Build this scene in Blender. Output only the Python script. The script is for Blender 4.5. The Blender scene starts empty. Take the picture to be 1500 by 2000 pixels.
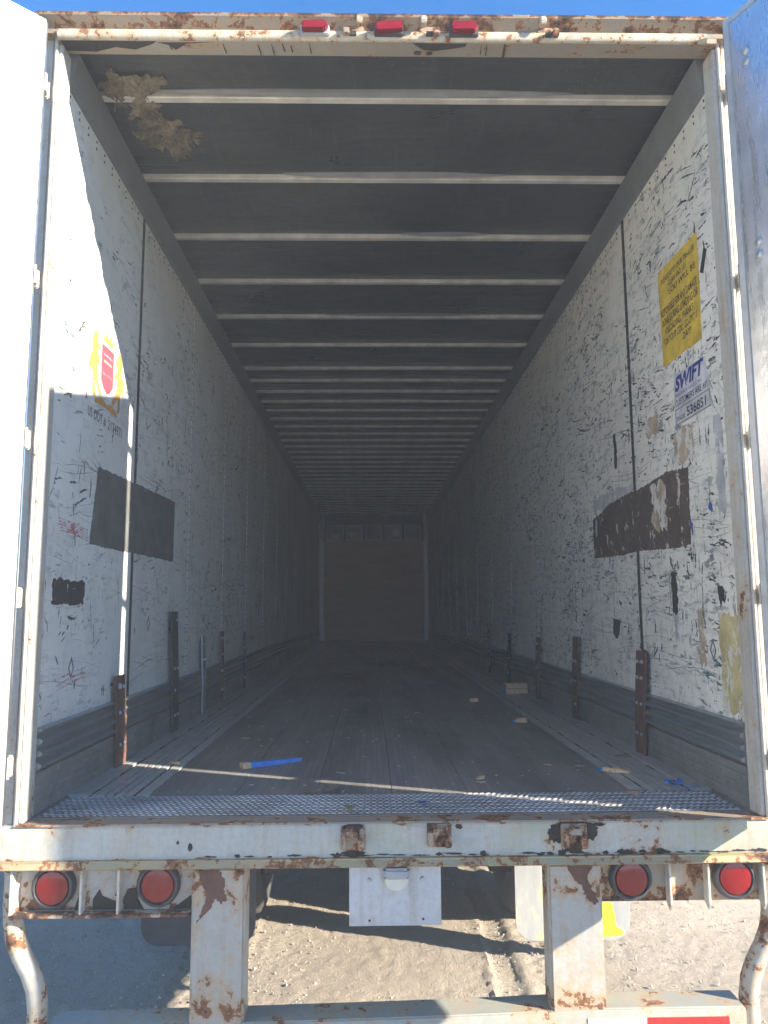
import bpy, bmesh, math, random
from mathutils import Vector, Matrix, noise as mnoise
random.seed(7)
R = math.radians
scene = bpy.context.scene
COL = scene.collection

# ------------------------------------------------------------------ camera
CAM_POS = Vector((-0.0788, -2.6798, 0.6838))
YAW, PITCH, ROLL, FPX = 0.0183, 0.1271, -0.0056, 1492.0
cy, sy, cp, sp = math.cos(YAW), math.sin(YAW), math.cos(PITCH), math.sin(PITCH)
fwd = Vector((sy * cp, cy * cp, sp)); rgt = Vector((cy, -sy, 0)); upv = rgt.cross(fwd)
r2 = rgt * math.cos(ROLL) + upv * math.sin(ROLL); u2 = upv * math.cos(ROLL) - rgt * math.sin(ROLL)
cam_data = bpy.data.cameras.new('camera'); cam = bpy.data.objects.new('camera', cam_data); COL.objects.link(cam)
cam.matrix_world = Matrix(((r2.x, u2.x, -fwd.x, CAM_POS.x), (r2.y, u2.y, -fwd.y, CAM_POS.y), (r2.z, u2.z, -fwd.z, CAM_POS.z), (0, 0, 0, 1)))
cam_data.sensor_fit = 'VERTICAL'; cam_data.sensor_height = 24.0; cam_data.lens = FPX / 2000.0 * 24.0
cam_data.clip_start = 0.05; cam_data.clip_end = 2000.0
scene.camera = cam

# ------------------------------------------------------------------ sky, sun, exposure
SUN = Vector((1.0, -0.415, 0.46)).normalized()      # towards the sun
world = bpy.data.worlds.new('World'); scene.world = world; world.use_nodes = True
wn = world.node_tree
sky = wn.nodes.new('ShaderNodeTexSky'); sky.sky_type = 'NISHITA'; sky.sun_disc = False
sky.sun_elevation = math.asin(SUN.z); sky.sun_rotation = math.atan2(SUN.x, SUN.y)
sky.altitude = 1500; sky.air_density = 1.0; sky.dust_density = 0.1; sky.ozone_density = 4.0
bg = wn.nodes['Background']; bg.inputs['Strength'].default_value = 0.092
hsv = wn.nodes.new('ShaderNodeHueSaturation'); hsv.inputs['Saturation'].default_value = 1.2
wn.links.new(sky.outputs[0], hsv.inputs['Color']); wn.links.new(hsv.outputs[0], bg.inputs['Color'])
sd = bpy.data.lights.new('sun', 'SUN'); sd.energy = 4.5; sd.angle = R(0.55); sd.color = (1.0, 0.92, 0.79)
sun = bpy.data.objects.new('sun', sd); COL.objects.link(sun)
sun.rotation_euler = SUN.to_track_quat('Z', 'Y').to_euler()
sun.location = (8, -3, 6)
scene.view_settings.view_transform = 'Standard'; scene.view_settings.look = 'None'
scene.view_settings.exposure = 2.15; scene.view_settings.gamma = 1.0
scene.view_settings.use_curve_mapping = False
scene.render.engine = 'CYCLES'
scene.cycles.max_bounces = 10; scene.cycles.diffuse_bounces = 7; scene.cycles.glossy_bounces = 5
scene.cycles.use_denoising = True
scene.cycles.use_adaptive_sampling = True; scene.cycles.adaptive_threshold = 0.03
scene.cycles.sample_clamp_indirect = 6.0

# ------------------------------------------------------------------ material helpers
class NT:
    def __init__(s, name):
        s.m = bpy.data.materials.new(name); s.m.use_nodes = True; s.t = s.m.node_tree
        s.b = s.t.nodes['Principled BSDF']; s.co = s.t.nodes.new('ShaderNodeTexCoord').outputs['Object']
    def n(s, t, **k):
        o = s.t.nodes.new(t)
        for a, v in k.items(): setattr(o, a, v)
        return o
    def put(s, sock, v):
        if hasattr(v, 'is_output') or isinstance(v, bpy.types.NodeSocket): s.t.links.new(v, sock)
        elif isinstance(v, (tuple, list)) and len(v) == 3 and sock.type == 'RGBA': sock.default_value = (*v, 1)
        else: sock.default_value = v
    def mapping(s, scale=(1, 1, 1), rot=(0, 0, 0), loc=(0, 0, 0), co=None):
        o = s.n('ShaderNodeMapping'); s.t.links.new(co or s.co, o.inputs[0])
        o.inputs['Scale'].default_value = scale; o.inputs['Rotation'].default_value = rot; o.inputs['Location'].default_value = loc
        return o.outputs[0]
    def noise(s, sc, det=6, rough=.6, vec=None, dist=0.0):
        o = s.n('ShaderNodeTexNoise'); s.t.links.new(vec or s.co, o.inputs['Vector'])
        o.inputs['Scale'].default_value = sc; o.inputs['Detail'].default_value = det
        o.inputs['Roughness'].default_value = rough; o.inputs['Distortion'].default_value = dist
        return o.outputs['Fac']
    def voro(s, sc, vec=None, feat='F1'):
        o = s.n('ShaderNodeTexVoronoi', feature=feat); s.t.links.new(vec or s.co, o.inputs['Vector'])
        o.inputs['Scale'].default_value = sc
        return o.outputs['Distance']
    def step(s, v, a, b, lo=0.0, hi=1.0):
        o = s.n('ShaderNodeMapRange'); o.clamp = True; s.put(o.inputs['Value'], v)
        o.inputs['From Min'].default_value = a; o.inputs['From Max'].default_value = b
        o.inputs['To Min'].default_value = lo; o.inputs['To Max'].default_value = hi
        return o.outputs[0]
    def math(s, op, a, b=0.0):
        o = s.n('ShaderNodeMath', operation=op); s.put(o.inputs[0], a); s.put(o.inputs[1], b); return o.outputs[0]
    def mix(s, f, a, b):
        o = s.n('ShaderNodeMix', data_type='RGBA'); s.put(o.inputs[0], f); s.put(o.inputs[6], a); s.put(o.inputs[7], b); return o.outputs[2]
    def sep(s):
        o = s.n('ShaderNodeSeparateXYZ'); s.t.links.new(s.co, o.inputs[0]); return o.outputs
    def bump(s, h, st=.3, d=.01):
        o = s.n('ShaderNodeBump'); o.inputs['Strength'].default_value = st; o.inputs['Distance'].default_value = d
        s.put(o.inputs['Height'], h); s.t.links.new(o.outputs[0], s.b.inputs['Normal'])
    def done(s, col, rough=.6, metal=0.0, spec=None, coat=None):
        s.put(s.b.inputs['Base Color'], col); s.put(s.b.inputs['Roughness'], rough); s.put(s.b.inputs['Metallic'], metal)
        if spec is not None: s.put(s.b.inputs['Specular IOR Level'], spec)
        if coat is not None: s.put(s.b.inputs['Coat Weight'], coat); s.b.inputs['Coat Roughness'].default_value = .08
        return s.m

def plain(name, col, rough=.6, metal=0.0, var=.25, sc=12, coat=None, bump=0.0):
    t = NT(name); v = t.noise(sc, 8, .65)
    lo = tuple(c * (1 - var) for c in col); hi = tuple(min(1, c * (1 + var)) for c in col)
    if bump: t.bump(t.noise(sc * 6, 6, .7), bump, .004)
    return t.done(t.mix(t.step(v, .3, .7), lo, hi), t.step(v, .3, .7, max(.02, rough - .1), min(1, rough + .1)), metal, coat=coat)

def rusty(name, paint=(.66, .65, .58), thr=.60, sc=7.0, dark=.06, stain=.35, bands=(), streak=.0, green=0.0, rustc=(.125, .052, .023)):
    """old paint flaking to rust; bands = (z centre, half width, how much more wear)"""
    t = NT(name)
    n1 = t.noise(sc, 9, .66, dist=.4); n2 = t.noise(sc * 5.3, 8, .7)
    v = t.math('ADD', t.math('MULTIPLY', n1, .68), t.math('MULTIPLY', n2, .32))
    z = t.sep()[2]
    for zc, hw, add in bands:
        d = t.math('ABSOLUTE', t.math('SUBTRACT', z, zc))
        v = t.math('ADD', v, t.step(d, 0, hw, add, 0))
    if streak:
        sv = t.noise(1.0, 6, .6, vec=t.mapping((22, 22, 1.2)))
        v = t.math('ADD', v, t.step(sv, .52, .8, 0, streak))
    m_st = t.step(v, thr - .10, thr); m_r = t.step(v, thr, thr + .012); m_d = t.step(v, thr + dark, thr + dark + .02)
    g = t.noise(2.3, 6, .6); base = t.mix(t.step(g, .35, .7), tuple(c * .80 for c in paint), paint)
    fine = t.noise(60, 5, .7); base = t.mix(t.step(fine, .45, .75, 0, .35), base, (.22, .20, .16))
    gv = t.noise(1.0, 6, .65, vec=t.mapping((30, 30, 2.5), loc=(5, 1, 2))); base = t.mix(t.step(gv, .48, .75, 0, .55), base, (.30, .235, .16))
    gb = t.noise(5.0, 6, .65); base = t.mix(t.step(gb, .52, .72, 0, .35), base, (.24, .20, .155))
    if green:
        gm = t.math('MULTIPLY', t.step(t.noise(3.1, 5, .6), .5, .7), green); base = t.mix(gm, base, (.30, .31, .10))
    c = t.mix(t.math('MULTIPLY', m_st, stain), base, (.42, .24, .09))
    rr = t.mix(t.step(t.noise(38, 6, .7), .35, .65), rustc, (rustc[0] * 2.1, rustc[1] * 2.1, rustc[2] * 2.0))
    c = t.mix(m_r, c, rr); c = t.mix(m_d, c, (.035, .024, .020))
    t.bump(t.math('ADD', t.math('MULTIPLY', t.math('SUBTRACT', 1.0, m_r), .7), t.math('MULTIPLY', n2, .5)), .55, .004)
    return t.done(c, t.math('ADD', t.math('MULTIPLY', m_r, .38), .5))

M = {}
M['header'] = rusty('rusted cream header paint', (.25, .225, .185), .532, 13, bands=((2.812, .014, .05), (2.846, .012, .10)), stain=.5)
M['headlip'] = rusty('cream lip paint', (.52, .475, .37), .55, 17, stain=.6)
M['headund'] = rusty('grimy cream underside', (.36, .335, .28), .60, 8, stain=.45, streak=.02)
M['post'] = rusty('white post paint', (.54, .515, .46), .612, 8, streak=.02, stain=.4)
M['postbead'] = rusty('post bead with rust line', (.66, .63, .55), .60, 9, stain=.5)
M['sill'] = rusty('pale sill paint', (.47, .48, .44), .612, 8, bands=((-.112, .016, .13), (-.0, .012, .09)), green=.35, streak=.035)
M['sillip'] = rusty('mossy rusted lip', (.30, .29, .19), .52, 11, green=.7, stain=.5)
M['silltop'] = rusty('worn steel ledge', (.24, .215, .20), .53, 9, stain=.5)
M['lpanel'] = rusty('peeling lamp panel', (.49, .47, .43), .562, 11, bands=((-.27, .05, .10),), stain=.6)
M['rpanel'] = rusty('rust stained lamp panel', (.42, .37, .30), .53, 9, bands=((-.25, .05, .06),), stain=.75)
M['upright'] = rusty('white bumper upright paint', (.44, .425, .38), .595, 8, bands=((-.20, .10, .07), (-.56, .05, .09)), streak=.045, stain=.6)
M['bumper'] = rusty('grey green bumper paint', (.34, .345, .295), .575, 9, stain=.5, green=.2)
M['brace'] = rusty('chipped tube paint', (.50, .475, .41), .565, 10, stain=.5, bands=((-.34, .07, .06),))
M['plate'] = rusty('white plate panel', (.54, .545, .55), .65, 11, bands=((-.125, .03, .09),), stain=.5)
M['keeper'] = rusty('rusted lock keeper', (.33, .28, .22), .50, 22, rustc=(.15, .06, .025), dark=.05)
M['hinge'] = rusty('painted hinge', (.66, .64, .57), .60, 26, stain=.5)
M['rust'] = plain('brown rusted steel', (.115, .055, .038), .8, .1, .45, 14, bump=.4)
M['rustdk'] = plain('dark green painted steel', (.030, .036, .030), .7, 0, .5, 16, bump=.3)
M['peel'] = plain('bare dark steel under lifted paint', (.028, .022, .018), .85, 0, .5, 40, bump=.6)
M['rubber'] = plain('grey black rubber', (.045, .046, .05), .55, 0, .25, 20)
M['tyre'] = plain('dusty tyre rubber', (.05, .047, .043), .85, 0, .35, 9, bump=.3)
M['steel'] = plain('galvanised steel', (.42, .43, .43), .45, .6, .2, 14)
M['dark'] = plain('dark underframe', (.035, .035, .035), .8, 0, .3, 9)
M['skin'] = plain('white outer skin', (.70, .70, .70), .4, 0, .05, 4)
t = NT('red lamp lens'); v = t.noise(14, 6, .7); t.bump(t.voro(150), .06, .001)
M['lens'] = t.done(t.mix(t.step(v, .58, .8, 0, .25), (.19, .0025, .006), (.20, .05, .045)), t.step(v, .3, .7, .04, .10), spec=.6)
M['grey_plastic'] = plain('grey lamp plastic', (.33, .34, .35), .35, 0, .15, 18)
M['clear_lens'] = plain('milky lamp lens', (.58, .58, .50), .2, 0, .1, 18, coat=.5)
M['bolt'] = plain('zinc bolt head', (.40, .41, .40), .4, .5, .2, 60)
M['gasket'] = plain('black door seal', (.02, .02, .022), .6, 0, .2, 30)
M['dooredge'] = plain('aluminium door edge', (.45, .46, .46), .42, .5, .12, 20)
M['doorwhite'] = plain('white door lining', (.80, .80, .78), .30, 0, .04, 6)
M['wood'] = plain('pale split wood', (.74, .44, .24), .8, 0, .35, 60, bump=.3)
M['blue'] = plain('blue pallet paint', (.02, .20, .58), .5, 0, .3, 30)
M['leaf'] = plain('dry leaf', (.26, .22, .10), .7, 0, .4, 40)
M['leafbrown'] = plain('brown dry leaf', (.25, .18, .13), .7, 0, .4, 40)
M['black_tape'] = plain('black tape', (.015, .016, .02), .6, 0, .3, 30)
M['redtape'] = plain('red reflective tape', (.62, .025, .022), .35, 0, .12, 60)
M['whitetape'] = plain('white reflective tape', (.62, .64, .58), .35, 0, .1, 60)
M['bow'] = plain('galvanised roof bow', (.62, .605, .54), .45, .15, .3, 5)
M['toprail'] = plain('grey top rail extrusion', (.20, .21, .21), .5, .3, .2, 9)
M['white_mark'] = plain('white print', (.75, .74, .72), .6, 0, .1, 30)

# door lining aluminium (right door)
t = NT('scuffed aluminium door lining'); v = t.noise(3, 7, .6); f = t.noise(1, 6, .7, vec=t.mapping((40, 40, 3)))
t.bump(t.noise(5, 4, .5), .25, .02)
M['dooralu'] = t.done(t.mix(t.step(v, .35, .7), (.50, .51, .53), (.68, .69, .71)), t.step(f, .3, .7, .20, .38), .85)

# white scuffed wall lining
def wall_mat(name, base, wear):
    t = NT(name)
    big = t.noise(1.4, 6, .6); c = t.mix(t.step(big, .35, .7), tuple(k * .86 for k in base), base)
    yell = t.noise(.9, 5, .6, vec=t.mapping((1, 1, 1), loc=(3, 7, 1))); c = t.mix(t.step(yell, .55, .75, 0, .35), c, (.50, .45, .34))
    # smeared grey rub marks, long along the wall
    s1 = t.noise(1, 7, .7, vec=t.mapping((1, 5, 26), rot=(R(7), 0, 0))); c = t.mix(t.step(s1, .52, .74, 0, .6 * wear), c, (.17, .19, .19))
    s2 = t.noise(1, 7, .72, vec=t.mapping((1, 24, 6), loc=(0, 3, 5))); c = t.mix(t.step(s2, .54, .76, 0, .5 * wear), c, (.16, .17, .17))
    gz = t.sep()[2]; gr = t.math('MULTIPLY', t.step(t.noise(3.2, 7, .7), .45, .65), t.step(gz, .3, 1.5, .32, .08)); c = t.mix(gr, c, (.33, .31, .26))
    # crisp dark flecks
    k1 = t.noise(1, 5, .62, vec=t.mapping((1, 13, 48), rot=(R(18), 0, 0))); area = t.step(t.noise(1.5, 5, .65), .40, .60)
    m = t.math('MULTIPLY', t.step(k1, .598, .622), area); c = t.mix(t.math('MULTIPLY', m, .85 * wear), c, (.035, .045, .05))
    k2 = t.noise(1, 5, .62, vec=t.mapping((1, 40, 15), loc=(0, 9, 2))); m = t.math('MULTIPLY', t.step(k2, .605, .632), area)
    c = t.mix(t.math('MULTIPLY', m, .8 * wear), c, (.05, .06, .06))
    k3 = t.noise(1, 3, .5, vec=t.mapping((1, 9, 30), rot=(R(-24), 0, 0), loc=(0, 4, 8))); m = t.math('MULTIPLY', t.step(k3, .62, .64), area)
    c = t.mix(t.math('MULTIPLY', m, .8 * wear), c, (.03, .09, .12))
    t.bump(t.noise(2.2, 4, .5), .25, .02)
    return t.done(c, .55)
M['wallR'] = wall_mat('scuffed white lining', (.83, .795, .70), 1.0)
M['wallL'] = wall_mat('scuffed grey white lining', (.80, .775, .70), .42)
M['scuffs'] = [plain('dark rubber scuff', (.035, .042, .045), .8, 0, .4, 50), plain('grey rubber scuff', (.13, .145, .15), .8, 0, .4, 50), plain('teal paint scuff', (.045, .10, .11), .8, 0, .4, 50), plain('faint scuff', (.30, .31, .30), .8, 0, .3, 50)]
# brown glue patch with white flecks
def patch_mat(name, col, fleck, thr):
    t = NT(name); v = t.noise(9, 7, .7); c = t.mix(t.step(v, .3, .7), tuple(k * .6 for k in col), tuple(k * 1.3 for k in col))
    w = t.noise(1, 6, .72, vec=t.mapping((1, 16, 9))); c = t.mix(t.step(w, thr, thr + .02), c, fleck)
    w2 = t.noise(1, 5, .7, vec=t.mapping((1, 7, 60), rot=(R(8), 0, 0))); c = t.mix(t.step(w2, .64, .69, 0, .45), c, fleck)
    return t.done(c, .75)
M['brownpatch'] = patch_mat('brown glue residue', (.085, .062, .048), (.50, .47, .42), .59)
M['darkpatch'] = patch_mat('dark grey bare panel', (.11, .11, .105), (.32, .32, .31), .72)
M['blackpatch'] = patch_mat('black label residue', (.022, .022, .025), (.5, .5, .5), .64)
M['tanpatch'] = patch_mat('tan paper residue', (.40, .32, .22), (.60, .58, .53), .52)
M['yelpatch'] = patch_mat('yellowed paper residue', (.50, .42, .20), (.60, .58, .52), .54)
M['greypatch'] = patch_mat('grey paper residue', (.42, .42, .42), (.60, .58, .55), .56)
M['yellow'] = patch_mat('faded yellow sticker', (.62, .42, .035), (.10, .09, .05), .715)
M['stickwhite'] = patch_mat('worn white sticker', (.55, .54, .55), (.42, .36, .29), .68)
M['sticktan'] = M['tanpatch']
M['decalwhite'] = patch_mat('white decal', (.62, .61, .58), (.60, .59, .55), .7)
def ink(name, col, worn, thr):
    t = NT(name); v = t.noise(34, 5, .7); return t.done(t.mix(t.step(v, thr, thr + .05), col, worn), .6)
M['inkblack'] = ink('black print', (.02, .02, .02), (.50, .34, .03), .56)
M['inkblue'] = ink('blue print', (.015, .03, .22), (.5, .49, .5), .60)
M['inkdark'] = ink('dark print', (.03, .03, .05), (.5, .49, .5), .62)
M['inkgrey'] = ink('faded grey lettering', (.16, .17, .18), (.5, .5, .5), .60)
M['orange'] = ink('orange print', (.62, .30, .05), (.62, .58, .45), .60)
M['redprint'] = ink('red print', (.58, .05, .07), (.60, .20, .2), .72)
M['redfaint'] = ink('faint pink print', (.60, .22, .22), (.58, .06, .08), .5)
M['redsmear'] = ink('red crayon smear', (.48, .10, .11), (.60, .58, .56), .47)
M['bluepaint'] = plain('blue paint dab', (.015, .07, .36), .6, 0, .3, 40)

# roof sheet
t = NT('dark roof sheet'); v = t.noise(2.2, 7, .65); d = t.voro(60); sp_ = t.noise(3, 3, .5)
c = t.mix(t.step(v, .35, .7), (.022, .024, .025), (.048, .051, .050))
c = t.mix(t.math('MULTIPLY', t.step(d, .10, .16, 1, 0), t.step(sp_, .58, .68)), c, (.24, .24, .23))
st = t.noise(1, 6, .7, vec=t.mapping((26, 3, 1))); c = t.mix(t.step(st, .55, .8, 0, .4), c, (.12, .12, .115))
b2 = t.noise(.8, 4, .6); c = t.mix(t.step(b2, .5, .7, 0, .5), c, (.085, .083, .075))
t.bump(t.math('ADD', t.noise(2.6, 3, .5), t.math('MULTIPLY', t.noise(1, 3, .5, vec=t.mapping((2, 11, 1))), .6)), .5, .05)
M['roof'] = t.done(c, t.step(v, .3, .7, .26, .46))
# foam
t = NT('torn tan insulation'); v = t.noise(26, 8, .75); t.bump(v, .9, .02); q = t.noise(9, 5, .7)
M['foam'] = t.done(t.mix(t.step(q, .42, .6), t.mix(t.step(v, .3, .7), (.08, .065, .043), (.16, .13, .085)), t.mix(t.step(v, .3, .7), (.20, .16, .10), (.38, .315, .205))), .95)
# floor boards (laminated oak, dirty grey)
t = NT('dirty laminated floor board')
br = t.n('ShaderNodeTexBrick'); t.t.links.new(t.mapping((1, 1, 1), rot=(0, 0, R(90))), br.inputs['Vector'])
br.inputs['Scale'].default_value = 1.0; br.inputs['Brick Width'].default_value = .62; br.inputs['Row Height'].default_value = .026
br.inputs['Mortar Size'].default_value = .0012; br.inputs['Bias'].default_value = 0.0
br.inputs['Color1'].default_value = (.195, .178, .158, 1); br.inputs['Color2'].default_value = (.255, .234, .208, 1); br.inputs['Mortar'].default_value = (.11, .104, .098, 1)
g = t.noise(1, 7, .7, vec=t.mapping((60, 3, 1))); c = t.mix(t.step(g, .35, .7, 0, .5), br.outputs[0], (.12, .113, .106))
st = t.noise(1.3, 7, .65); c = t.mix(t.step(st, .40, .68, 0, .65), c, (.27, .255, .235))
dk = t.noise(1, 6, .65, vec=t.mapping((3, .5, 1), loc=(4, 2, 0))); c = t.mix(t.step(dk, .45, .65, 0, .7), c, (.085, .08, .076))
fl = t.noise(40, 4, .7); c = t.mix(t.step(fl, .62, .70, 0, .5), c, (.30, .28, .26))
gr = t.noise(1, 5, .6, vec=t.mapping((16, 90, 1))); c = t.mix(t.step(gr, .70, .72, 0, .8), c, (.03, .028, .026))
t.bump(g, .25, .003)
M['board'] = t.done(c, t.step(st, .3, .7, .40, .65))
M['railstrip'] = plain('worn aluminium floor rail', (.44, .425, .39), .42, .25, .25, 18)
M['railgroove'] = plain('dirt filled groove', (.035, .032, .03), .9, 0, .4, 30)
t = NT('worn tread plate'); v = t.noise(3, 7, .65); v2 = t.noise(30, 6, .7)
x = t.sep()[0]
c = t.mix(t.step(v, .35, .65), (.13, .12, .11), (.30, .29, .28)); c = t.mix(t.step(v2, .52, .72, 0, .75), c, (.12, .065, .04))
M['tread'] = t.done(c, .5, .35)
t = NT('tread lozenge'); v = t.noise(3, 7, .65); v2 = t.noise(22, 6, .7)
c = t.mix(t.step(v, .35, .65), (.28, .26, .25), (.56, .55, .53)); c = t.mix(t.step(v2, .58, .74, 0, .8), c, (.16, .085, .05))
M['lozenge'] = t.done(c, .42, .4)
# corrugated steel scuff band
t = NT('galvanised scuff band'); v = t.noise(1, 6, .65, vec=t.mapping((1, 1.2, 3))); f = t.noise(30, 5, .7)
c = t.mix(t.step(v, .35, .68), (.27, .305, .315), (.40, .44, .45)); c = t.mix(t.step(f, .60, .72, 0, .5), c, (.12, .12, .11))
M['scuff'] = t.done(c, .34, .6)
t = NT('dirty kick plate'); v = t.noise(3, 7, .7); f = t.noise(20, 6, .75)
c = t.mix(t.step(v, .35, .68), (.15, .15, .142), (.28, .27, .25)); c = t.mix(t.step(f, .62, .70, 0, .7), c, (.45, .44, .42))
M['kick'] = t.done(c, .6, .25)
M['rivet'] = plain('grey rivet', (.10, .10, .10), .5, .3, .3, 60)
M['rivetlight'] = plain('pale rivet', (.20, .20, .19), .5, .2, .3, 60)
M['seam'] = ink('dark logistic seam strip', (.025, .027, .03), (.20, .21, .21), .58)
t = NT('old plywood'); v = t.noise(1, 7, .7, vec=t.mapping((3, 1, 14))); M['ply'] = t.done(t.mix(t.step(v, .3, .7), (.54, .31, .16), (.68, .42, .24)), .7)
# ground
t = NT('dusty pale dirt'); v = t.noise(.9, 7, .65); f = t.noise(22, 8, .75); g = t.noise(90, 5, .7)
c = t.mix(t.step(v, .3, .7), (.29, .24, .18), (.40, .335, .255)); c = t.mix(t.step(f, .5, .72, 0, .6), c, (.25, .215, .175)); c = t.mix(t.step(g, .58, .75, 0, .5), c, (.50, .45, .37))
t.bump(t.math('ADD', f, t.math('MULTIPLY', g, .5)), .8, .02)
M['dirt'] = t.done(c, .95)
M['stone'] = plain('pale gravel stone', (.36, .32, .265), .9, 0, .4, 9)
# mud flaps
t = NT('grey mud flap with yellow paint'); v = t.noise(4, 7, .7, vec=t.mapping((3, 3, 1))); c = t.mix(t.step(v, .3, .7), (.26, .26, .25), (.40, .40, .375))
c = t.mix(t.step(v, .56, .66, 0, .7), c, (.55, .45, .12)); M['flap'] = t.done(c, .6)
M['flapyellow'] = plain('yellow flap paint', (.75, .55, .02), .5, 0, .15, 20)
M['flapshade'] = plain('shade toned mud flap', (.06, .062, .066), .7, 0, .3, 12)  # darker copy for the left flap, its shade put into the colour

# ------------------------------------------------------------------ mesh helpers
class MB:
    def __init__(s): s.v = []; s.f = []; s.mi = []
    def poly(s, pts, mi=0):
        b = len(s.v); s.v += [tuple(p) for p in pts]; s.f.append(tuple(range(b, b + len(pts)))); s.mi.append(mi)
    def box(s, x0, x1, y0, y1, z0, z1, mi=0):
        b = len(s.v)
        s.v += [(x0, y0, z0), (x1, y0, z0), (x1, y1, z0), (x0, y1, z0), (x0, y0, z1), (x1, y0, z1), (x1, y1, z1), (x0, y1, z1)]
        for q in ((0, 3, 2, 1), (4, 5, 6, 7), (0, 1, 5, 4), (1, 2, 6, 5), (2, 3, 7, 6), (3, 0, 4, 7)):
            s.f.append(tuple(b + k for k in q)); s.mi.append(mi)
    def prism(s, prof, axis, a, b, mi=0, segs=1):
        """closed profile (p,q) swept along axis: 'x' -> (y,z), 'y' -> (x,z), 'z' -> (x,y)"""
        def P(p, q, t): return (t, p, q) if axis == 'x' else ((p, t, q) if axis == 'y' else (p, q, t))
        base = len(s.v); n = len(prof)
        for k in range(segs + 1):
            t_ = a + (b - a) * k / segs
            s.v += [P(p, q, t_) for p, q in prof]
        for k in range(segs):
            o = base + k * n
            for i in range(n):
                j = (i + 1) % n; s.f.append((o + i, o + j, o + n + j, o + n + i)); s.mi.append(mi)
        s.f.append(tuple(base + i for i in range(n))); s.mi.append(mi)
        s.f.append(tuple(base + segs * n + i for i in reversed(range(n)))); s.mi.append(mi)
    def lathe(s, c, axis, prof, n=24, mi=0):
        """prof = (r, h) list along axis from c"""
        base = len(s.v); m = len(prof)
        for i in range(n):
            a = 2 * math.pi * i / n; ca, sa = math.cos(a), math.sin(a)
            for r_, h in prof:
                if axis == 'y': s.v.append((c[0] + r_ * ca, c[1] + h, c[2] + r_ * sa))
                elif axis == 'x': s.v.append((c[0] + h, c[1] + r_ * ca, c[2] + r_ * sa))
                else: s.v.append((c[0] + r_ * ca, c[1] + r_ * sa, c[2] + h))
        for i in range(n):
            j = (i + 1) % n
            for k in range(m - 1):
                s.f.append((base + i * m + k, base + j * m + k, base + j * m + k + 1, base + i * m + k + 1)); s.mi.append(mi)
    def tube(s, path, rad, n=12, mi=0, flat=1.0):
        base = len(s.v); pts = [Vector(p) for p in path]
        for i, p in enumerate(pts):
            d = (pts[min(i + 1, len(pts) - 1)] - pts[max(i - 1, 0)]).normalized()
            a = d.cross(Vector((0, 1, 0)));  a = a.normalized() if a.length > 1e-4 else Vector((1, 0, 0)); b = d.cross(a)
            for k in range(n):
                w = 2 * math.pi * k / n; q = p + a * math.cos(w) * rad + b * math.sin(w) * rad * flat; s.v.append(tuple(q))
        for i in range(len(pts) - 1):
            for k in range(n):
                j = (k + 1) % n; s.f.append((base + i * n + k, base + i * n + j, base + (i + 1) * n + j, base + (i + 1) * n + k)); s.mi.append(mi)
        s.f.append(tuple(base + k for k in range(n))); s.mi.append(mi)
        s.f.append(tuple(base + (len(pts) - 1) * n + k for k in reversed(range(n)))); s.mi.append(mi)
    def mesh(s, name, mats, smooth=False, bevel=0.0):
        me = bpy.data.meshes.new(name); me.from_pydata(s.v, [], s.f)
        for m_ in (mats if isinstance(mats, (list, tuple)) else [mats]): me.materials.append(M[m_] if isinstance(m_, str) else m_)
        for p, k in zip(me.polygons, s.mi): p.material_index = k
        bm = bmesh.new(); bm.from_mesh(me); bmesh.ops.recalc_face_normals(bm, faces=bm.faces)
        if bevel: bmesh.ops.bevel(bm, geom=[e for e in bm.edges if e.is_manifold and e.calc_face_angle(0) > .5], offset=bevel, segments=2, affect='EDGES', clamp_overlap=True)
        bm.to_mesh(me); bm.free()
        if smooth:
            for p in me.polygons: p.use_smooth = True
            try: me.set_sharp_from_angle(angle=R(40))
            except Exception: pass
        me.update(); return me

OFFS = {}                                           # world offset of every object that can be a parent
def obj(name, me, parent=None, loc=(0, 0, 0), label=None, cat=None, group=None, kind=None):
    o = bpy.data.objects.new(name, me); COL.objects.link(o); o.location = loc
    if parent is not None:
        o.parent = parent; o.matrix_parent_inverse = Matrix.Translation(-Vector(OFFS[parent.name]))
    OFFS[o.name] = Vector(loc)
    if label: o['label'] = label
    if cat: o['category'] = cat
    if group: o['group'] = group
    if kind: o['kind'] = kind
    return o
def part(name, mb, mats, parent, smooth=False, bevel=0.0, **k): return obj(name, mb.mesh(name, mats, smooth, bevel), parent, **k)

# ------------------------------------------------------------------ ground
GZ = -1.20
def gh(x, y):
    h = .012 * math.sin(x * 2.1 + .7 * y) * math.sin(y * 1.3 - .4 * x) + .006 * math.sin(5.3 * x + 1.1) * math.sin(4.1 * y)
    h += .006 * mnoise.noise(Vector((x * 5, y * 5, 0))) + .006 * mnoise.noise(Vector((x * 14, y * 14, 2))) + .006 * mnoise.noise(Vector((x * 33, y * 33, 4))) + random.uniform(-.0015, .0015)
    for xc, w in ((.90, .15), (.62, .07), (-.95, .16)):                # tyre tracks running under the trailer
        d = abs(x - xc + .02 * math.sin(y * 2))
        if d < w:
            h -= .012 * (1 - (d / w) ** 4)
            if w > .1: h += .010 * (1 if math.sin(y * 52 + 14 * abs(x - xc) * (1 if int((x - xc + 1) / .07) % 2 else -1)) > .1 else 0)
        elif d < w + .03: h += .008
    return h
mb = MB()
xs = [-400, -60, -15, -6, -3.2] + [-2.2 + i * .0225 for i in range(196)] + [3.2, 6, 15, 60, 400]
ys = [-400, -60, -15, -6, -3, -1.5, -.6] + [-.2 + i * .0225 for i in range(199)] + [5.2, 8, 14, 30, 90, 400]
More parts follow.
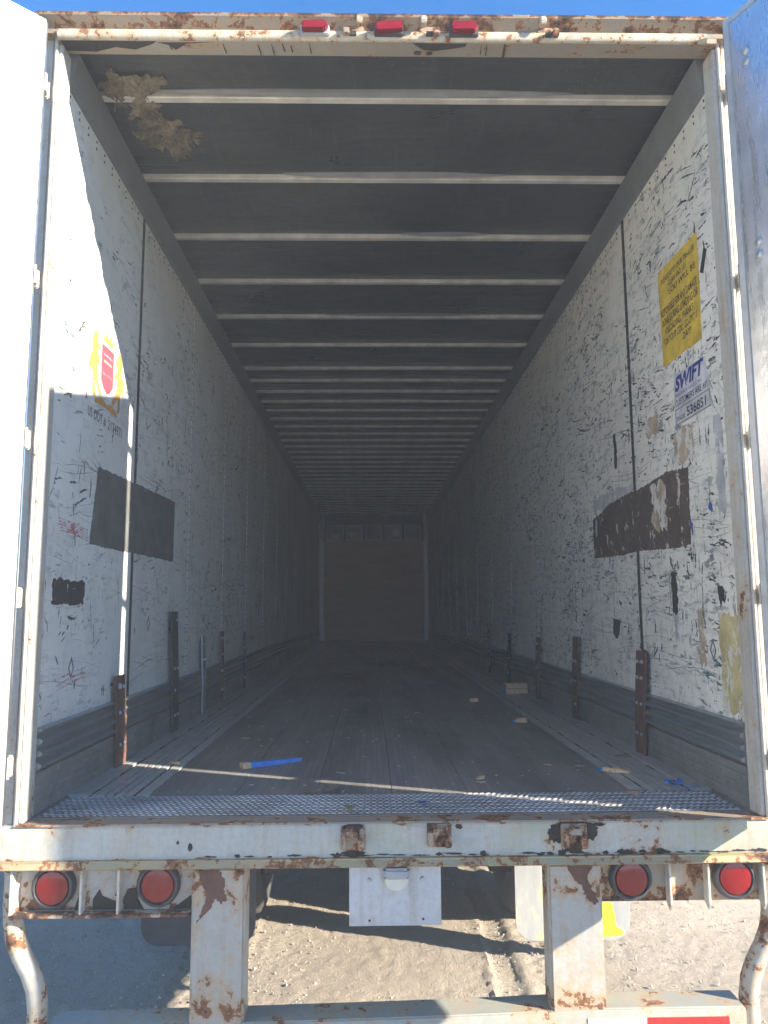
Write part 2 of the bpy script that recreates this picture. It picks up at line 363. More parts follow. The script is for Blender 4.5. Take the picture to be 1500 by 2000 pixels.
for yy in ys:
    for xx in xs: mb.v.append((xx, yy, GZ + (gh(xx, yy) if -2.3 < xx < 2.3 and -.3 < yy < 4.4 else 0)))
nx = len(xs)
for j in range(len(ys) - 1):
    for i in range(nx - 1): mb.f.append((j * nx + i, j * nx + i + 1, (j + 1) * nx + i + 1, (j + 1) * nx + i)); mb.mi.append(0)
part('ground', mb, 'dirt', None, smooth=True, kind='structure')
mb = MB()
for k in range(5200):
    x, y = random.uniform(-2, 2.2), random.uniform(-.1, 4.2); s_ = random.choice((.003, .004, .004, .005, .006, .009)) * random.uniform(.7, 1.4)
    b = len(mb.v); z = GZ + .004
    for dx, dy, dz in ((1, 0, 0), (0, 1, 0), (-1, 0, 0), (0, -1, 0), (0, 0, .8), (0, 0, -.8)):
        mb.v.append((x + dx * s_ * random.uniform(.6, 1.3), y + dy * s_ * random.uniform(.6, 1.3), z + dz * s_ * random.uniform(.5, 1.1)))
    for q in ((0, 1, 4), (1, 2, 4), (2, 3, 4), (3, 0, 4), (1, 0, 5), (2, 1, 5), (3, 2, 5), (0, 3, 5)): mb.f.append(tuple(b + i for i in q)); mb.mi.append(0)
part('gravel', mb, 'stone', None, kind='stuff', label='loose pale gravel scattered on the dirt under the trailer', cat='gravel')

# ------------------------------------------------------------------ the trailer
L = 14.46; HW = 1.22; RZ = 2.822
trailer = obj('semi_trailer', None, None, (0, 0, GZ), label='old white box trailer with open rear doors, rusted frame and long empty interior', cat='trailer')

# floor
mb = MB(); mb.box(-1.255, 1.255, .28, L + .04, -.09, -.006)
floor = part('floor', mb, 'railgroove', trailer)
edges = [-.905, -.585, -.285, .0, .285, .600, .905]
for a, b in zip(edges[:-1], edges[1:]):
    mb = MB(); mb.prism([(a + .0012, -.005), (b - .0012, -.005), (b - .0012, -.0012), (b - .003, .0), (a + .003, .0), (a + .0012, -.0012)], 'y', .285, L - .01)
    part('floor_board', mb, 'board', floor)
for sgn in (-1, 1):                                  # extruded rail strips along both walls
    for a, b, z in ((.908, .955, .003), (.967, .999, .003), (1.006, 1.033, .003), (1.040, 1.067, .003), (1.074, 1.121, .003), (1.134, 1.214, .007)):
        mb = MB(); x0, x1 = sorted((sgn * a, sgn * b)); mb.box(x0, x1, .30, L - .01, -.005, z)
        part('rail_strip', mb, 'railstrip', floor, bevel=.0012)
mb = MB()                                            # drain slots and dirt plugs in the grooves
for sgn in (-1, 1):
    for k in range(46):
        y = .36 + k * .30 + random.uniform(-.03, .03)
        for xc in (.961, 1.1275):
            x = sgn * xc; mb.box(x - .0055, x + .0055, y, y + random.uniform(.04, .10), -.005, .0005)
part('groove_dirt', mb, 'rust', floor, kind='stuff')
mb = MB(); mb.box(-1.212, 1.212, -.012, .279, -.04, .002)
tread = part('tread_plate', mb, 'tread', trailer)
mb = MB()
for r_ in range(12):
    for c_ in range(104):
        x = -1.19 + c_ * .0229 + (.0114 if r_ % 2 else 0); y = .0 + r_ * .0232
        a = R(28) if (r_ % 2) else R(-28)
        ca, sa = math.cos(a), math.sin(a); Lh, Wh = .0125, .0036
        pts = [(Lh, 0), (0, Wh), (-Lh, 0), (0, -Wh)]; b = len(mb.v)
        for px, py in pts: mb.v.append((x + px * ca - py * sa, y + px * sa + py * ca + .008, .0025))
        mb.v.append((x - .004 * ca, y - .004 * sa + .008, .0058)); mb.v.append((x + .004 * ca, y + .004 * sa + .008, .0058))
        for q in ((0, 1, 5), (1, 2, 4), (2, 3, 4), (3, 0, 5), (1, 4, 5), (3, 5, 4)): mb.f.append(tuple(b + i for i in q)); mb.mi.append(0)
part('raised_lozenges', mb, 'lozenge', tread, kind='stuff')

# side walls: outer skin > lining panels, scuff band, kick plate, straps
walls = {}
seams = [.0, 1.0] + [1.0 + 1.125 * k for k in range(1, 13)]
seams[-1] = L
for sgn in (-1, 1):
    mb = MB(); x0, x1 = sorted((sgn * 1.262, sgn * 1.272)); mb.box(x0, x1, .0, L + .05, -.15, 2.90)
    side = part('side_wall', mb, 'skin', trailer, label='left side wall of the trailer' if sgn < 0 else 'right side wall of the trailer'); walls[sgn] = side
    for a, b in zip(seams[:-1], seams[1:]):
        mb = MB(); x0, x1 = sorted((sgn * HW, sgn * 1.258)); mb.box(x0, x1, a + .004, b - .004, .275, 2.70)
        part('wall_panel', mb, 'wallL' if sgn < 0 else 'wallR', side)
    mb = MB()
    for i_, y in enumerate(seams[1:-1]):
        x0, x1 = sorted((sgn * 1.2185, sgn * 1.257))
        mb = MB(); wd = .017 if i_ == 0 else .006; mb.box(x0, x1, y - wd, y + wd, .28, 2.66)
        part('seam_strip', mb, 'seam' if i_ == 0 else ('wallL' if sgn < 0 else 'wallR'), side)
    # corrugated band
    prof = []; n = 84
    for i in range(n + 1):
        z = .145 + .142 * i / n; prof.append((sgn * (1.2035 + .013 * math.copysign(abs(math.cos(i / n * math.pi * 7)) ** .5, math.cos(i / n * math.pi * 7))), z))
    prof += [(sgn * 1.2195, .290), (sgn * 1.2195, .143)]
    mb = MB(); mb.prism(prof, 'y', .004, L - .02); part('scuff_band', mb, 'scuff', side, smooth=True)
    prof = []
    for i in range(33):
        z = .004 + .137 * i / 32; prof.append((sgn * (1.206 + (.003 if (i // 2) % 4 == 0 else 0)), z))
    prof += [(sgn * 1.2195, .1415), (sgn * 1.2195, .004)]
    mb = MB(); mb.prism(prof, 'y', .004, L - .02); part('kick_plate', mb, 'kick', side)
    mb = MB()
    for k in range(60):
        for zz in (.028, .063, .098):
            if k < 26 and (k * 7 + int(zz * 1000)) % 3:
                mb.lathe((sgn * 1.206, .05 + k * .075 + (.03 if zz == .063 else 0), zz), 'x', [(.0001, -sgn * .004), (.004, -sgn * .003), (.006, 0)], 6)
    part('kick_rivets', mb, 'rivetlight', side, kind='stuff')
    mb = MB()                                        # rivets: pairs below the top rail, columns along the seams
    for k in range(150):
        y = .035 + k * .096
        for dz in (0, .030): mb.lathe((sgn * HW, y, 2.605 + dz), 'x', [(.0001, -sgn * .003), (.004, -sgn * .003), (.0065, 0)], 6)
    for y in seams[2:-1]:
        for k in range(48):
            for dy in (-.018, .018): mb.lathe((sgn * HW, y + dy, .31 + k * .048), 'x', [(.0001, -sgn * .003), (.0035, -sgn * .003), (.0055, 0)], 6)
    part('wall_rivets', mb, 'rivet', side, kind='stuff')
    # top rail
    mb = MB(); s_ = sgn
    mb.prism([(s_ * 1.2195, 2.655), (s_ * 1.205, 2.668), (s_ * 1.178, 2.785), (s_ * 1.182, 2.792), (s_ * 1.26, 2.792), (s_ * 1.26, 2.655)], 'y', .0, L)
    part('top_rail', mb, 'toprail', side)
    # scuff marks: thin irregular smears of rubber and paint
    mb = MB()
    def stroke(y, z, ln, wd, ang, mi):
        ca, sa = math.cos(ang), math.sin(ang); nn = max(4, min(26, int(ln / .008))); up_, dn_ = [], []; ph = random.uniform(0, 6)
        for i in range(nn + 1):
            u = (i / nn - .5) * ln; e = (.35 + .65 * math.sin(math.pi * (i + .4) / (nn + .8))) * wd; bend = .05 * ln * math.sin(i / nn * 3 + ph)
            up_.append((u, bend + e * random.uniform(.05, 1.2))); dn_.append((u, bend - e * random.uniform(.05, 1.2)))
        pts = [(y + (u * ca - w * sa), z + (u * sa + w * ca)) for u, w in up_ + dn_[::-1]]
        if min(p[0] for p in pts) < .012 or max(p[1] for p in pts) > 2.59 or min(p[1] for p in pts) < .295: return
        x = sgn * (HW - .0006 - .0004 * random.random()); mb.poly([(x, p, q) for p, q in pts], mi)
    def tone(): 
        r_ = random.random(); return 0 if r_ < (.56 if sgn > 0 else .10) else (1 if r_ < .70 else (2 if r_ < .78 else 3))
    for k in range(130):                                 # long forklift scrapes
        y, z = .1 + 7 * random.random() ** 1.4, random.choice((random.uniform(.35, .9), random.uniform(.9, 1.4), random.uniform(.4, 2.4)))
        ln = random.uniform(.25, .9); a_ = random.gauss(0, .05); m_ = tone()
        for q in range(random.choice((1, 2, 3))): stroke(y + random.gauss(0, .05), z + random.gauss(0, .010), ln * random.uniform(.5, 1), random.choice((.0006, .0009, .0016)), a_ + random.gauss(0, .01), max(1, m_))
    for k in range(90 if sgn > 0 else 40):               # gouges: short fat ragged patches
        stroke(.08 + 5 * random.random() ** 1.5, random.uniform(.4, 2.4), random.uniform(.03, .09), random.uniform(.005, .012), random.choice((random.gauss(.1, .2), random.gauss(1.57, .2))), tone())
    zones = [(random.uniform(.1, 4.5), random.uniform(.5, 2.3)) for _ in range(30)]
    for k in range(1700 if sgn > 0 else 800):
        if random.random() < .5: c_ = random.choice(zones); y, z = random.gauss(c_[0], .22), random.gauss(c_[1], .13)
        else: y, z = .03 + 8.5 * random.random() ** 1.8, random.uniform(.33, 2.5)
        r_ = random.random()
        ang = random.gauss(.12, .16) if r_ < (.72 if z > 1.3 else .5) else (random.gauss(1.57, .12) if r_ < .88 else random.uniform(0, 3.14))
        ln = min(.26, math.exp(random.gauss(-3.2, .6))); mi = tone(); ca, sa = math.cos(ang), math.sin(ang)
        for q in range(random.choice((1, 1, 2, 3, 4, 6))):
            du, dw = random.gauss(0, ln * .6), random.gauss(0, .010 + ln * .10)
            stroke(y + du * ca - dw * sa, z + du * sa + dw * ca, ln * random.uniform(.25, 1.1), random.choice((.0009, .0016, .003, .005, .0075)) * random.uniform(.7, 1.3), ang + random.gauss(0, .06), mi if random.random() < .8 else tone())
    part('scuff_marks', mb, M['scuffs'], side, kind='stuff')

def strap(sgn, y, w, z1, lean, mat, lab=None):
    mb = MB(); x_in, x_w = sgn * 1.186, sgn * 1.197; prof = []
    segs = 8; pl, pr = [], []
    for i in range(segs + 1):
        z = .004 + (z1 - .004) * i / segs; o = lean * (1 - i / segs); j = random.uniform(-.0006, .0006)
        xo = sgn * (.0035 * math.sin(i * .55))
        pl.append((x_in - xo, y - w / 2 + o + j, z)); pr.append((x_in - xo, y + w / 2 + o + j, z))
    b = len(mb.v); n = segs + 1
    for p in pl + pr: mb.v.append(p)
    for p in pl + pr: mb.v.append((p[0] + sgn * .011, p[1], p[2]))
    def q(*i): mb.f.append(tuple(i)); mb.mi.append(0)
    for i in range(segs):
        q(i, n + i, n + i + 1, i + 1); q(2 * n + i, 2 * n + i + 1, 3 * n + i + 1, 3 * n + i)
        q(i, i + 1, 2 * n + i + 1, 2 * n + i); q(n + i, 3 * n + i, 3 * n + i + 1, n + i + 1)
    q(0, 2 * n, 3 * n, n); q(n - 1, 2 * n - 1, 4 * n - 1, 3 * n - 1)
    st_ = part('wall_strap', mb, mat, walls[sgn], label=lab)
    return st_
BOLTS = {1: MB(), -1: MB()}
for sgn, y, w, z1, lean, mat in ((1, .945, .118, .485, .055, 'rust'), (1, 2.10, .105, .51, .06, 'rust'), (1, 3.19, .10, .47, .04, 'rust'), (1, 4.40, .10, .46, .04, 'rustdk'), (1, 5.6, .10, .47, 0, 'rustdk'),
                                 (-1, .80, .125, .40, .045, 'rust'), (-1, 1.72, .13, .68, .07, 'rustdk'), (-1, 2.50, .09, .515, .04, 'steel'), (-1, 3.16, .06, .53, .02, 'rust'), (-1, 4.19, .05, .50, .02, 'rustdk')):
    strap(sgn, y, w, z1, lean, mat)
    for zz in (.10, .24, .36, z1 - .05):
        for dy in (-.028, .030):
            if random.random() < .8:
                o = lean * (1 - zz / z1)
                BOLTS[sgn].lathe((sgn * 1.186, y + dy + o, zz), 'x', [(.0001, -sgn * .0105), (.006, -sgn * .0095), (.009, -sgn * .003), (.009, sgn * .004)], 8)
for sgn in (1, -1): part('strap_bolts', BOLTS[sgn], 'bolt', walls[sgn], kind='stuff')

# flat prints and residues on the lining
def ragged(y0, y1, z0, z1, rag, n=9):
    p = []
    for i in range(n): p.append((y0 + (y1 - y0) * i / n, z0 + random.uniform(-rag, rag)))
    for i in range(n): p.append((y1 + random.uniform(-rag, rag), z0 + (z1 - z0) * i / n))
    for i in range(n): p.append((y1 - (y1 - y0) * i / n, z1 + random.uniform(-rag, rag)))
    for i in range(n): p.append((y0 + random.uniform(-rag, rag), z1 - (z1 - z0) * i / n))
    return p
def fray(pts, amp):
    out = []
    for i in range(len(pts)):
        p, q = pts[i], pts[(i + 1) % len(pts)]; L_ = math.hypot(q[0] - p[0], q[1] - p[1]); n = max(1, min(24, int(L_ / .010)))
        for k in range(n): out.append((p[0] + (q[0] - p[0]) * k / n + random.gauss(0, amp), p[1] + (q[1] - p[1]) * k / n + random.gauss(0, amp)))
    return out
def patch(sgn, pts, mat, name, d=.0016, label=None):
    if name == 'residue_patch': pts = fray(pts, .0022)
    mb = MB(); x0 = sgn * (HW - d); x1 = sgn * (HW - .0002); n = len(pts)
    mb.poly([(x0, p, q) for p, q in pts])
    for i in range(n):
        a, b = pts[i], pts[(i + 1) % n]; mb.poly([(x0, *a), (x0, *b), (x1, *b), (x1, *a)])
    return part(name, mb, mat, walls[sgn], label=label)
patch(1, [(.368, 1.255), (.60, 1.275), (.80, 1.262), (.98, 1.250), (1.05, 1.256), (1.30, 1.252), (1.45, 1.24), (1.56, 1.215), (1.66, 1.205), (1.716, 1.19), (1.722, 1.02), (1.728, .972), (1.5, .965), (1.2, .955), (1.0, .958), (.72, .945), (.5, .935), (.378, .938), (.372, 1.1)], 'brownpatch', 'residue_patch', label='brown glue patch with white flecks')
patch(1, ragged(1.02, 1.70, 1.235, 1.305, .014), 'greypatch', 'residue_patch', .0010)
patch(1, ragged(.62, .78, 1.03, 1.24, .02), 'tanpatch', 'residue_patch', .0022)
patch(1, ragged(.545, .60, .66, .835, .007), 'blackpatch', 'residue_patch')
patch(1, ragged(.545, .595, .55, .66, .007), 'greypatch', 'residue_patch', .0012)
patch(1, ragged(.30, .50, 1.28, 1.425, .012), 'tanpatch', 'residue_patch')
patch(1, ragged(.66, .80, 1.47, 1.56, .010), 'tanpatch', 'residue_patch', .0012)
patch(1, ragged(.055, .115, 1.03, 1.40, .010), 'greypatch', 'residue_patch', .0012)
patch(1, ragged(.02, .175, .31, .66, .012), 'yelpatch', 'residue_patch', .0013)
patch(1, ragged(.30, .36, .46, .68, .010), 'tanpatch', 'residue_patch', .0012)
patch(1, [(.17, .76), (.13, .765), (.10, .74), (.115, .70), (.135, .71), (.15, .68), (.158, .715)], 'blackpatch', 'residue_patch')
patch(1, [(.19, 1.09), (.172, 1.075), (.17, 1.045), (.185, 1.05), (.205, 1.065)], 'bluepaint', 'paint_dab')
patch(1, [(.372, 1.045), (.36, 1.02), (.352, .99), (.362, .985), (.374, 1.01)], 'bluepaint', 'paint_dab')
patch(1, [(.155, 1.99), (.128, 1.975), (.085, 2.055), (.112, 2.07)], 'black_tape', 'tape_piece')
patch(1, ragged(1.25, 1.29, 1.42, 1.60, .008, 5), 'blackpatch', 'residue_patch')
patch(1, [(1.30, .62), (1.42, .63), (1.43, .55), (1.37, .52), (1.33, .56)], 'blackpatch', 'residue_patch')
patch(-1, [(.50, 1.285), (1.0, 1.298), (1.76, 1.314), (1.755, .965), (1.2, .962), (.80, .955), (.433, .955), (.46, 1.1)], 'darkpatch', 'residue_patch', label='dark grey rectangle of bare lining')
patch(-1, ragged(.093, .398, .709, .802, .006), 'blackpatch', 'residue_patch')
for k in range(5): patch(-1, [(.12 + .01 * k, 1.028 - .011 * k), (.27, 1.022 - .009 * k), (.41, 1.012 - .011 * k), (.41, 1.006 - .011 * k), (.26, 1.015 - .009 * k), (.12, 1.022 - .011 * k)], 'redsmear', 'crayon_smear', .0011)
for k in range(3): patch(-1, [(.18 + .03 * k, .44 - .018 * k), (.32, .458 - .018 * k), (.45, .462 - .018 * k), (.44, .456 - .018 * k), (.30, .450 - .018 * k), (.17, .433 - .018 * k)], 'redsmear', 'crayon_smear', .0011)
for sgn, y, z in ((1, .235, .525), (-1, .30, .47), (-1, 1.3, .62)):
    for s_ in (1.0,):
        mb = MB(); x = sgn * (HW - .001); o = [(0, .045), (.028, 0), (0, -.045), (-.028, 0)]; i_ = [(p * .6, q * .6) for p, q in o]
        for k in range(4):
            a, b, c_, d_ = o[k], o[(k + 1) % 4], i_[(k + 1) % 4], i_[k]; mb.poly([(x, y + p, z + q) for p, q in (a, b, c_, d_)])
        part('diamond_mark', mb, 'scuffs0' if False else M['scuffs'][1], walls[sgn])

def text_mesh(txt, size, bold=0.0):
    cu = bpy.data.curves.new('txt', 'FONT'); cu.body = txt; cu.size = size; cu.align_x = 'LEFT'; cu.offset = bold; cu.resolution_u = 3; cu.fill_mode = 'FRONT'
    o = bpy.data.objects.new('txt', cu); COL.objects.link(o)
    dg = bpy.context.evaluated_depsgraph_get(); me = bpy.data.meshes.new_from_object(o.evaluated_get(dg))
    bpy.data.objects.remove(o); bpy.data.curves.remove(cu); me.materials.clear(); return me
def lettering(sgn, txt, ya, yb, z, h, mat, parent, bold=0.0, shear=0.0, d=.0026, name='lettering'):
    """txt from y=ya to y=yb on a side wall, baseline z, letter height h"""
    me = text_mesh(txt, 1.0, bold); xs_ = [v.co.x for v in me.vertices]; ys_ = [v.co.y for v in me.vertices]
    x0, x1, y0, y1 = min(xs_), max(xs_), min(ys_), max(ys_)
    for v in me.vertices:
        u = (v.co.x - x0) / (x1 - x0); w = (v.co.y - y0) / (y1 - y0)
        v.co = Vector((sgn * (HW - d), ya + (yb - ya) * u + shear * w * (1 if yb > ya else -1), z + h * w))
    me.materials.append(M[mat]); return obj(name, me, parent)
ys_ = part  # (alias kept short)
stk = patch(1, [(.163, 2.165), (.30, 2.168), (.45, 2.172), (.555, 2.174), (.575, 2.155), (.57, 2.0), (.565, 1.85), (.56, 1.737), (.42, 1.733), (.30, 1.735), (.285, 1.728), (.172, 1.728), (.168, 1.86), (.165, 2.0)], 'yellow', 'yellow_sticker', .0018, label='worn yellow sticker with black lettering')
OFFS[stk.name] = Vector((0, 0, 0))
for txt, ya, yb, z, h in (('PLEASE KEEP OUR TRAILER', .54, .19, 2.105, .026), ('CLEAN AND DRY', .46, .27, 2.068, .026), ('YOU WILL BE', .47, .19, 2.030, .026),
                          ('RESPONSIBLE FOR ANY DAMAGE', .555, .185, 1.958, .034), ('DONE DURING LOADING OR', .55, .18, 1.912, .034), ('UNLOADING. THANKS', .52, .23, 1.868, .032), ('FOR YOUR COOPERATION', .54, .20, 1.824, .032), ('DAY!', .34, .26, 1.784, .030)):
    lettering(1, txt, ya, yb, z, h, 'inkblack', walls[1], bold=.012)
stk2 = patch(1, [(.163, 1.652), (.46, 1.668), (.466, 1.445), (.122, 1.447), (.135, 1.56)], 'stickwhite', 'white_sticker', .0018, label='worn white sticker with blue lettering')
lettering(1, 'SWIFT', .452, .185, 1.588, .066, 'inkblue', walls[1], bold=.045, shear=.018)
lettering(1, 'TRANSPORTATION CO., INC.', .452, .190, 1.563, .015, 'inkblue', walls[1])
lettering(1, 'CUSTOMERS ARE #1!', .455, .145, 1.524, .030, 'inkdark', walls[1], bold=.01)
lettering(1, 'TRAILER:', .452, .36, 1.462, .020, 'inkdark', walls[1], bold=.01)
lettering(1, '536851', .345, .165, 1.460, .040, 'inkdark', walls[1], bold=.02)
mb = MB(); x = HW - .0026
for a, b, c_, d_ in ((.13, .46, 1.512, 1.515), (.125, .463, 1.448, 1.451), (.130, .133, 1.45, 1.513), (.457, .460, 1.45, 1.513)): mb.poly([(x, a, c_), (x, b, c_), (x, b, d_), (x, a, d_)])
part('printed_frame', mb, 'inkdark', walls[1])
lettering(-1, 'US DOT #', .352, .565, 1.468, .046, 'inkgrey', walls[-1], d=.0012, bold=.02)
lettering(-1, '2174971', .590, .777, 1.468, .046, 'inkgrey', walls[-1], d=.0012, bold=.02)
# heraldic decal: two orange beasts holding a red shield under a crown
patch(-1, ragged(.335, .80, 1.535, 1.90, .004), 'decalwhite', 'white_decal', .0012)
patch(-1, [(.482, 1.818), (.632, 1.822), (.634, 1.66), (.60, 1.632), (.56, 1.615), (.515, 1.632), (.484, 1.66)], 'redprint', 'red_shield', .0022)
beast = [(.0, .27), (.03, .285), (.05, .265), (.045, .24), (.075, .235), (.085, .215), (.05, .215), (.06, .18), (.088, .165), (.085, .15), (.05, .155), (.055, .11), (.075, .07), (.105, .04), (.10, .02), (.06, .045), (.035, .075), (.03, .04), (.045, .005), (.02, .0), (.0, .03), (.005, .085), (-.02, .12), (-.035, .09), (-.045, .12), (-.03, .17), (-.005, .18), (-.015, .23)]
for y0, s_ in ((.385, 1), (.735, -1)): patch(-1, [(y0 + s_ * p, 1.565 + q) for p, q in beast], 'orange', 'orange_beast', .0022)
patch(-1, [(.50, 1.835), (.61, 1.835), (.625, 1.875), (.595, 1.855), (.58, 1.885), (.555, 1.858), (.53, 1.885), (.515, 1.855), (.487, 1.875)], 'orange', 'crown', .0022)
patch(-1, [(.42, 1.56), (.50, 1.585), (.56, 1.57), (.62, 1.585), (.70, 1.56), (.70, 1.545), (.56, 1.553), (.42, 1.545)], 'orange', 'ribbon', .0022)
for z in (1.775, 1.745, 1.69): patch(-1, [(.505, z), (.61, z + .002), (.61, z + .012), (.505, z + .010)], 'redfaint', 'shield_line', .0030)

# front wall
mb = MB(); mb.box(-1.255, 1.255, L, L + .05, -.05, RZ + .05)
front = part('front_wall', mb, 'skin', trailer, label='far front wall of the trailer')
mb = MB(); mb.box(-1.10, 1.12, L - .03, L - .012, .01, 2.21); part('plywood_sheet', mb, 'ply', front)
for sgn in (-1, 1):
    mb = MB(); x0, x1 = sorted((sgn * 1.125, sgn * 1.20)); mb.box(x0, x1, L - .045, L - .005, .01, 2.80); part('corner_post', mb, 'steel', front, bevel=.006)
mb = MB(); mb.box(-1.12, 1.12, L - .010, L - .002, 2.22, 2.80); part('dark_backing', mb, 'dark', front)
for i in range(5):
    a = -1.09 + i * .438; mb = MB(); mb.box(a + .02, a + .418, L - .022, L - .011, 2.23, 2.58); up_ = part('upper_panel', mb, 'toprail', front)
    mb = MB(); xa, xb = a + .03, a + .408
    for q in ((xa, xb, 2.555, 2.572), (xa, xb, 2.236, 2.250), (xa, xa + .016, 2.2505, 2.5545), (xb - .016, xb, 2.2505, 2.5545)): m_ = MB(); m_.box(q[0], q[1], L - .026, L - .0222, q[2], q[3]); part('panel_trim', m_, 'skin', front)
mb = MB(); mb.box(-.95, -.76, L - .025, L - .0225, 2.23, 2.36, 0); part('print_patch', mb, 'white_mark', front)
mb = MB(); mb.box(-.56, -.28, L - .025, L - .0225, 2.24, 2.42, 0); part('print_patch', mb, 'yelpatch', front)
mb = MB(); mb.box(.42, .58, L - .025, L - .0225, 2.33, 2.46, 0); part('print_patch', mb, 'white_mark', front)

# roof sheet with buckles, roof bows
mb = MB(); nxr, nyr = 40, 190
bow_y = [.262 + .602 * k for k in range(7)]
while bow_y[-1] + .362 < L - .1: bow_y.append(bow_y[-1] + .362)
for j in range(nyr + 1):
    y = (j / nyr) ** 1.6 * (L - 0.0)
    for i in range(nxr + 1):
        x = -1.255 + 2.51 * i / nxr
        dn = min(abs(y - b) for b in bow_y); near = math.exp(-(dn / .10) ** 2)
        z = RZ + .013 * (1 - near) * math.sin(2.6 * x + 1.7 * y) - .004 * (1 - near) * math.sin(7 * x - 3 * y)
        mb.v.append((x, y, z))
for j in range(nyr):
    for i in range(nxr): mb.f.append((j * (nxr + 1) + i, j * (nxr + 1) + i + 1, (j + 1) * (nxr + 1) + i + 1, (j + 1) * (nxr + 1) + i)); mb.mi.append(0)
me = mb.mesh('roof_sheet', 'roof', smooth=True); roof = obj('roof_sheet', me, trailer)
md = roof.modifiers.new('thick', 'SOLIDIFY'); md.thickness = .012; md.offset = 1.0
mb = MB(); mb.box(-1.272, 1.272, 0, L + .05, 2.90, 2.91); part('roof_cap', mb, 'skin', trailer)
mb = MB(); mb.prism([(0, 0), (.0, -.024), (.004, -.027), (.034, -.027), (.038, -.023), (.038, 0)], 'x', -1.20, 1.20, segs=1)
bow_me = mb.mesh('roof_bow', 'bow')
for y in bow_y: obj('roof_bow', bow_me, roof, loc=(0, y, RZ + .004 - .001))
# lifted sheet edges by the first bows: thin buckled lips
for y, xa, xb, hgt in ((bow_y[0], -.95, .78, .020), (bow_y[1], -.5, .6, .017), (bow_y[2], .1, .6, .010), (bow_y[4], -.4, .8, .009)):
    mb = MB(); n = 40; base = len(mb.v)
    for i in range(n + 1):
        x = xa + (xb - xa) * i / n; e = math.sin(math.pi * i / n); w = .016 + .003 * math.sin(i * .25 + y)
        zz = RZ - .006
        mb.v += [(x, y - w - .016 * e, zz), (x, y - .013, zz - hgt * e - .004), (x, y - .010, zz - hgt * e - .001), (x, y - w - .016 * e, zz + .004)]
    for i in range(n):
        for k in range(4):
            j = (k + 1) % 4; mb.f.append((base + i * 4 + k, base + i * 4 + j, base + i * 4 + 4 + j, base + i * 4 + 4 + k)); mb.mi.append(0)
    part('buckled_edge', mb, 'toprail', roof, smooth=True)
# torn insulation hanging from the roof
mb = MB(); idx = {}; st_ = .0062
blobs = [(-1.08, .20, .085), (-.99, .20, .075), (-.925, .175, .035), (-1.13, .28, .06), (-1.03, .29, .08), (-1.03, .38, .075), (-1.05, .46, .06), (-.98, .50, .095), (-.915, .54, .055), (-.94, .62, .05), (-1.04, .56, .075), (-.975, .66, .045), (-1.09, .52, .05)]
def foam_h(x, y):
    m = max(1 - math.hypot(x - bx, y - by) / br_ for bx, by, br_ in blobs)
    a = math.atan2(y - .35, x + 1.15)
    m += .55 * mnoise.noise(Vector((x * 22, y * 22, 0))) + .40 * mnoise.noise(Vector((a * 16, math.hypot(x + 1.15, y - .35) * 8, 3)))
    if m < .10: return None
    h = .003 + .016 * min(1, m) + 0.016 * max(0, mnoise.noise(Vector((x * 19, y * 19, 7)))) + .014 * mnoise.noise(Vector((x * 42, y * 42, 5))) + .008 * mnoise.noise(Vector((x * 95, y * 95, 9)))
    return max(.003, h)
for j in range(96):
    for i in range(52):
        x, y = -1.185 + i * st_, .105 + j * st_; h = foam_h(x, y)
        if h is not None: idx[i, j] = len(mb.v); mb.v.append((x + random.uniform(-.0015, .0015), y + random.uniform(-.0015, .0015), RZ - .004 - h))
for (i, j), a in idx.items():
    q = [idx.get(k) for k in ((i + 1, j), (i + 1, j + 1), (i, j + 1))]
    if None not in q: mb.f.append((a, *q)); mb.mi.append(0)
for k in range(34):                                    # torn fibres sticking out of the edge
    a = random.choice((random.gauss(.35, .5), random.gauss(1.3, .5), random.uniform(0, 6.28))); bx, by, br_ = random.choice(blobs[7:12] if random.random() < .7 else blobs)
    x, y = bx + br_ * .85 * math.cos(a), by + br_ * .85 * math.sin(a); l_ = random.uniform(.015, .045); w = random.uniform(.004, .011); ca, sa = math.cos(a), math.sin(a); z = RZ - random.uniform(.006, .014); b = len(mb.v)
    for u, v_, dz in ((-.4, -1, 0), (-.4, 1, .004), (.3, .8, -.004), (1, .1, -random.uniform(0, .02)), (.4, -.7, -.006)): mb.v.append((x + u * l_ * ca - v_ * w * sa, y + u * l_ * sa + v_ * w * ca, z + dz))
    mb.f.append((b, b + 1, b + 2, b + 3, b + 4)); mb.mi.append(0)
o = part('torn_insulation', mb, 'foam', roof, label='ragged tan insulation torn from the roof'); md = o.modifiers.new('thick', 'SOLIDIFY'); md.thickness = .006

# ------------------------------------------------------------------ rear frame
mb = MB()
mb.prism([(-.140, 2.846), (-.136, 2.836), (-.106, 2.806), (-.106, 2.785), (-.02, 2.785), (-.02, 2.862), (-.13, 2.852)], 'x', -1.285, 1.285, segs=1)
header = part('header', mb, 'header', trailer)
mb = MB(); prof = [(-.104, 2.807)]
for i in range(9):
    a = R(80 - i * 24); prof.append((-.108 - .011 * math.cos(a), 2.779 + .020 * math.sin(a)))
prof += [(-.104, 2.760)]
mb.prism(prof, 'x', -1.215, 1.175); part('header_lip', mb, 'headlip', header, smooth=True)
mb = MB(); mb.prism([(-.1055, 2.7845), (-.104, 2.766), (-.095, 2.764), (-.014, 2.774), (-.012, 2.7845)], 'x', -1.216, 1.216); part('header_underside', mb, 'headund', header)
def flat_poly(name, pts3, mat, parent, nrm, th=.0015):
    mb = MB(); n = Vector(nrm) * th; a = [Vector(p) + n for p in pts3]; b = [Vector(p) for p in pts3]
    mb.poly(a)
    for i in range(len(a)): j = (i + 1) % len(a); mb.poly([a[i], a[j], b[j], b[i]])
    return part(name, mb, mat, parent)
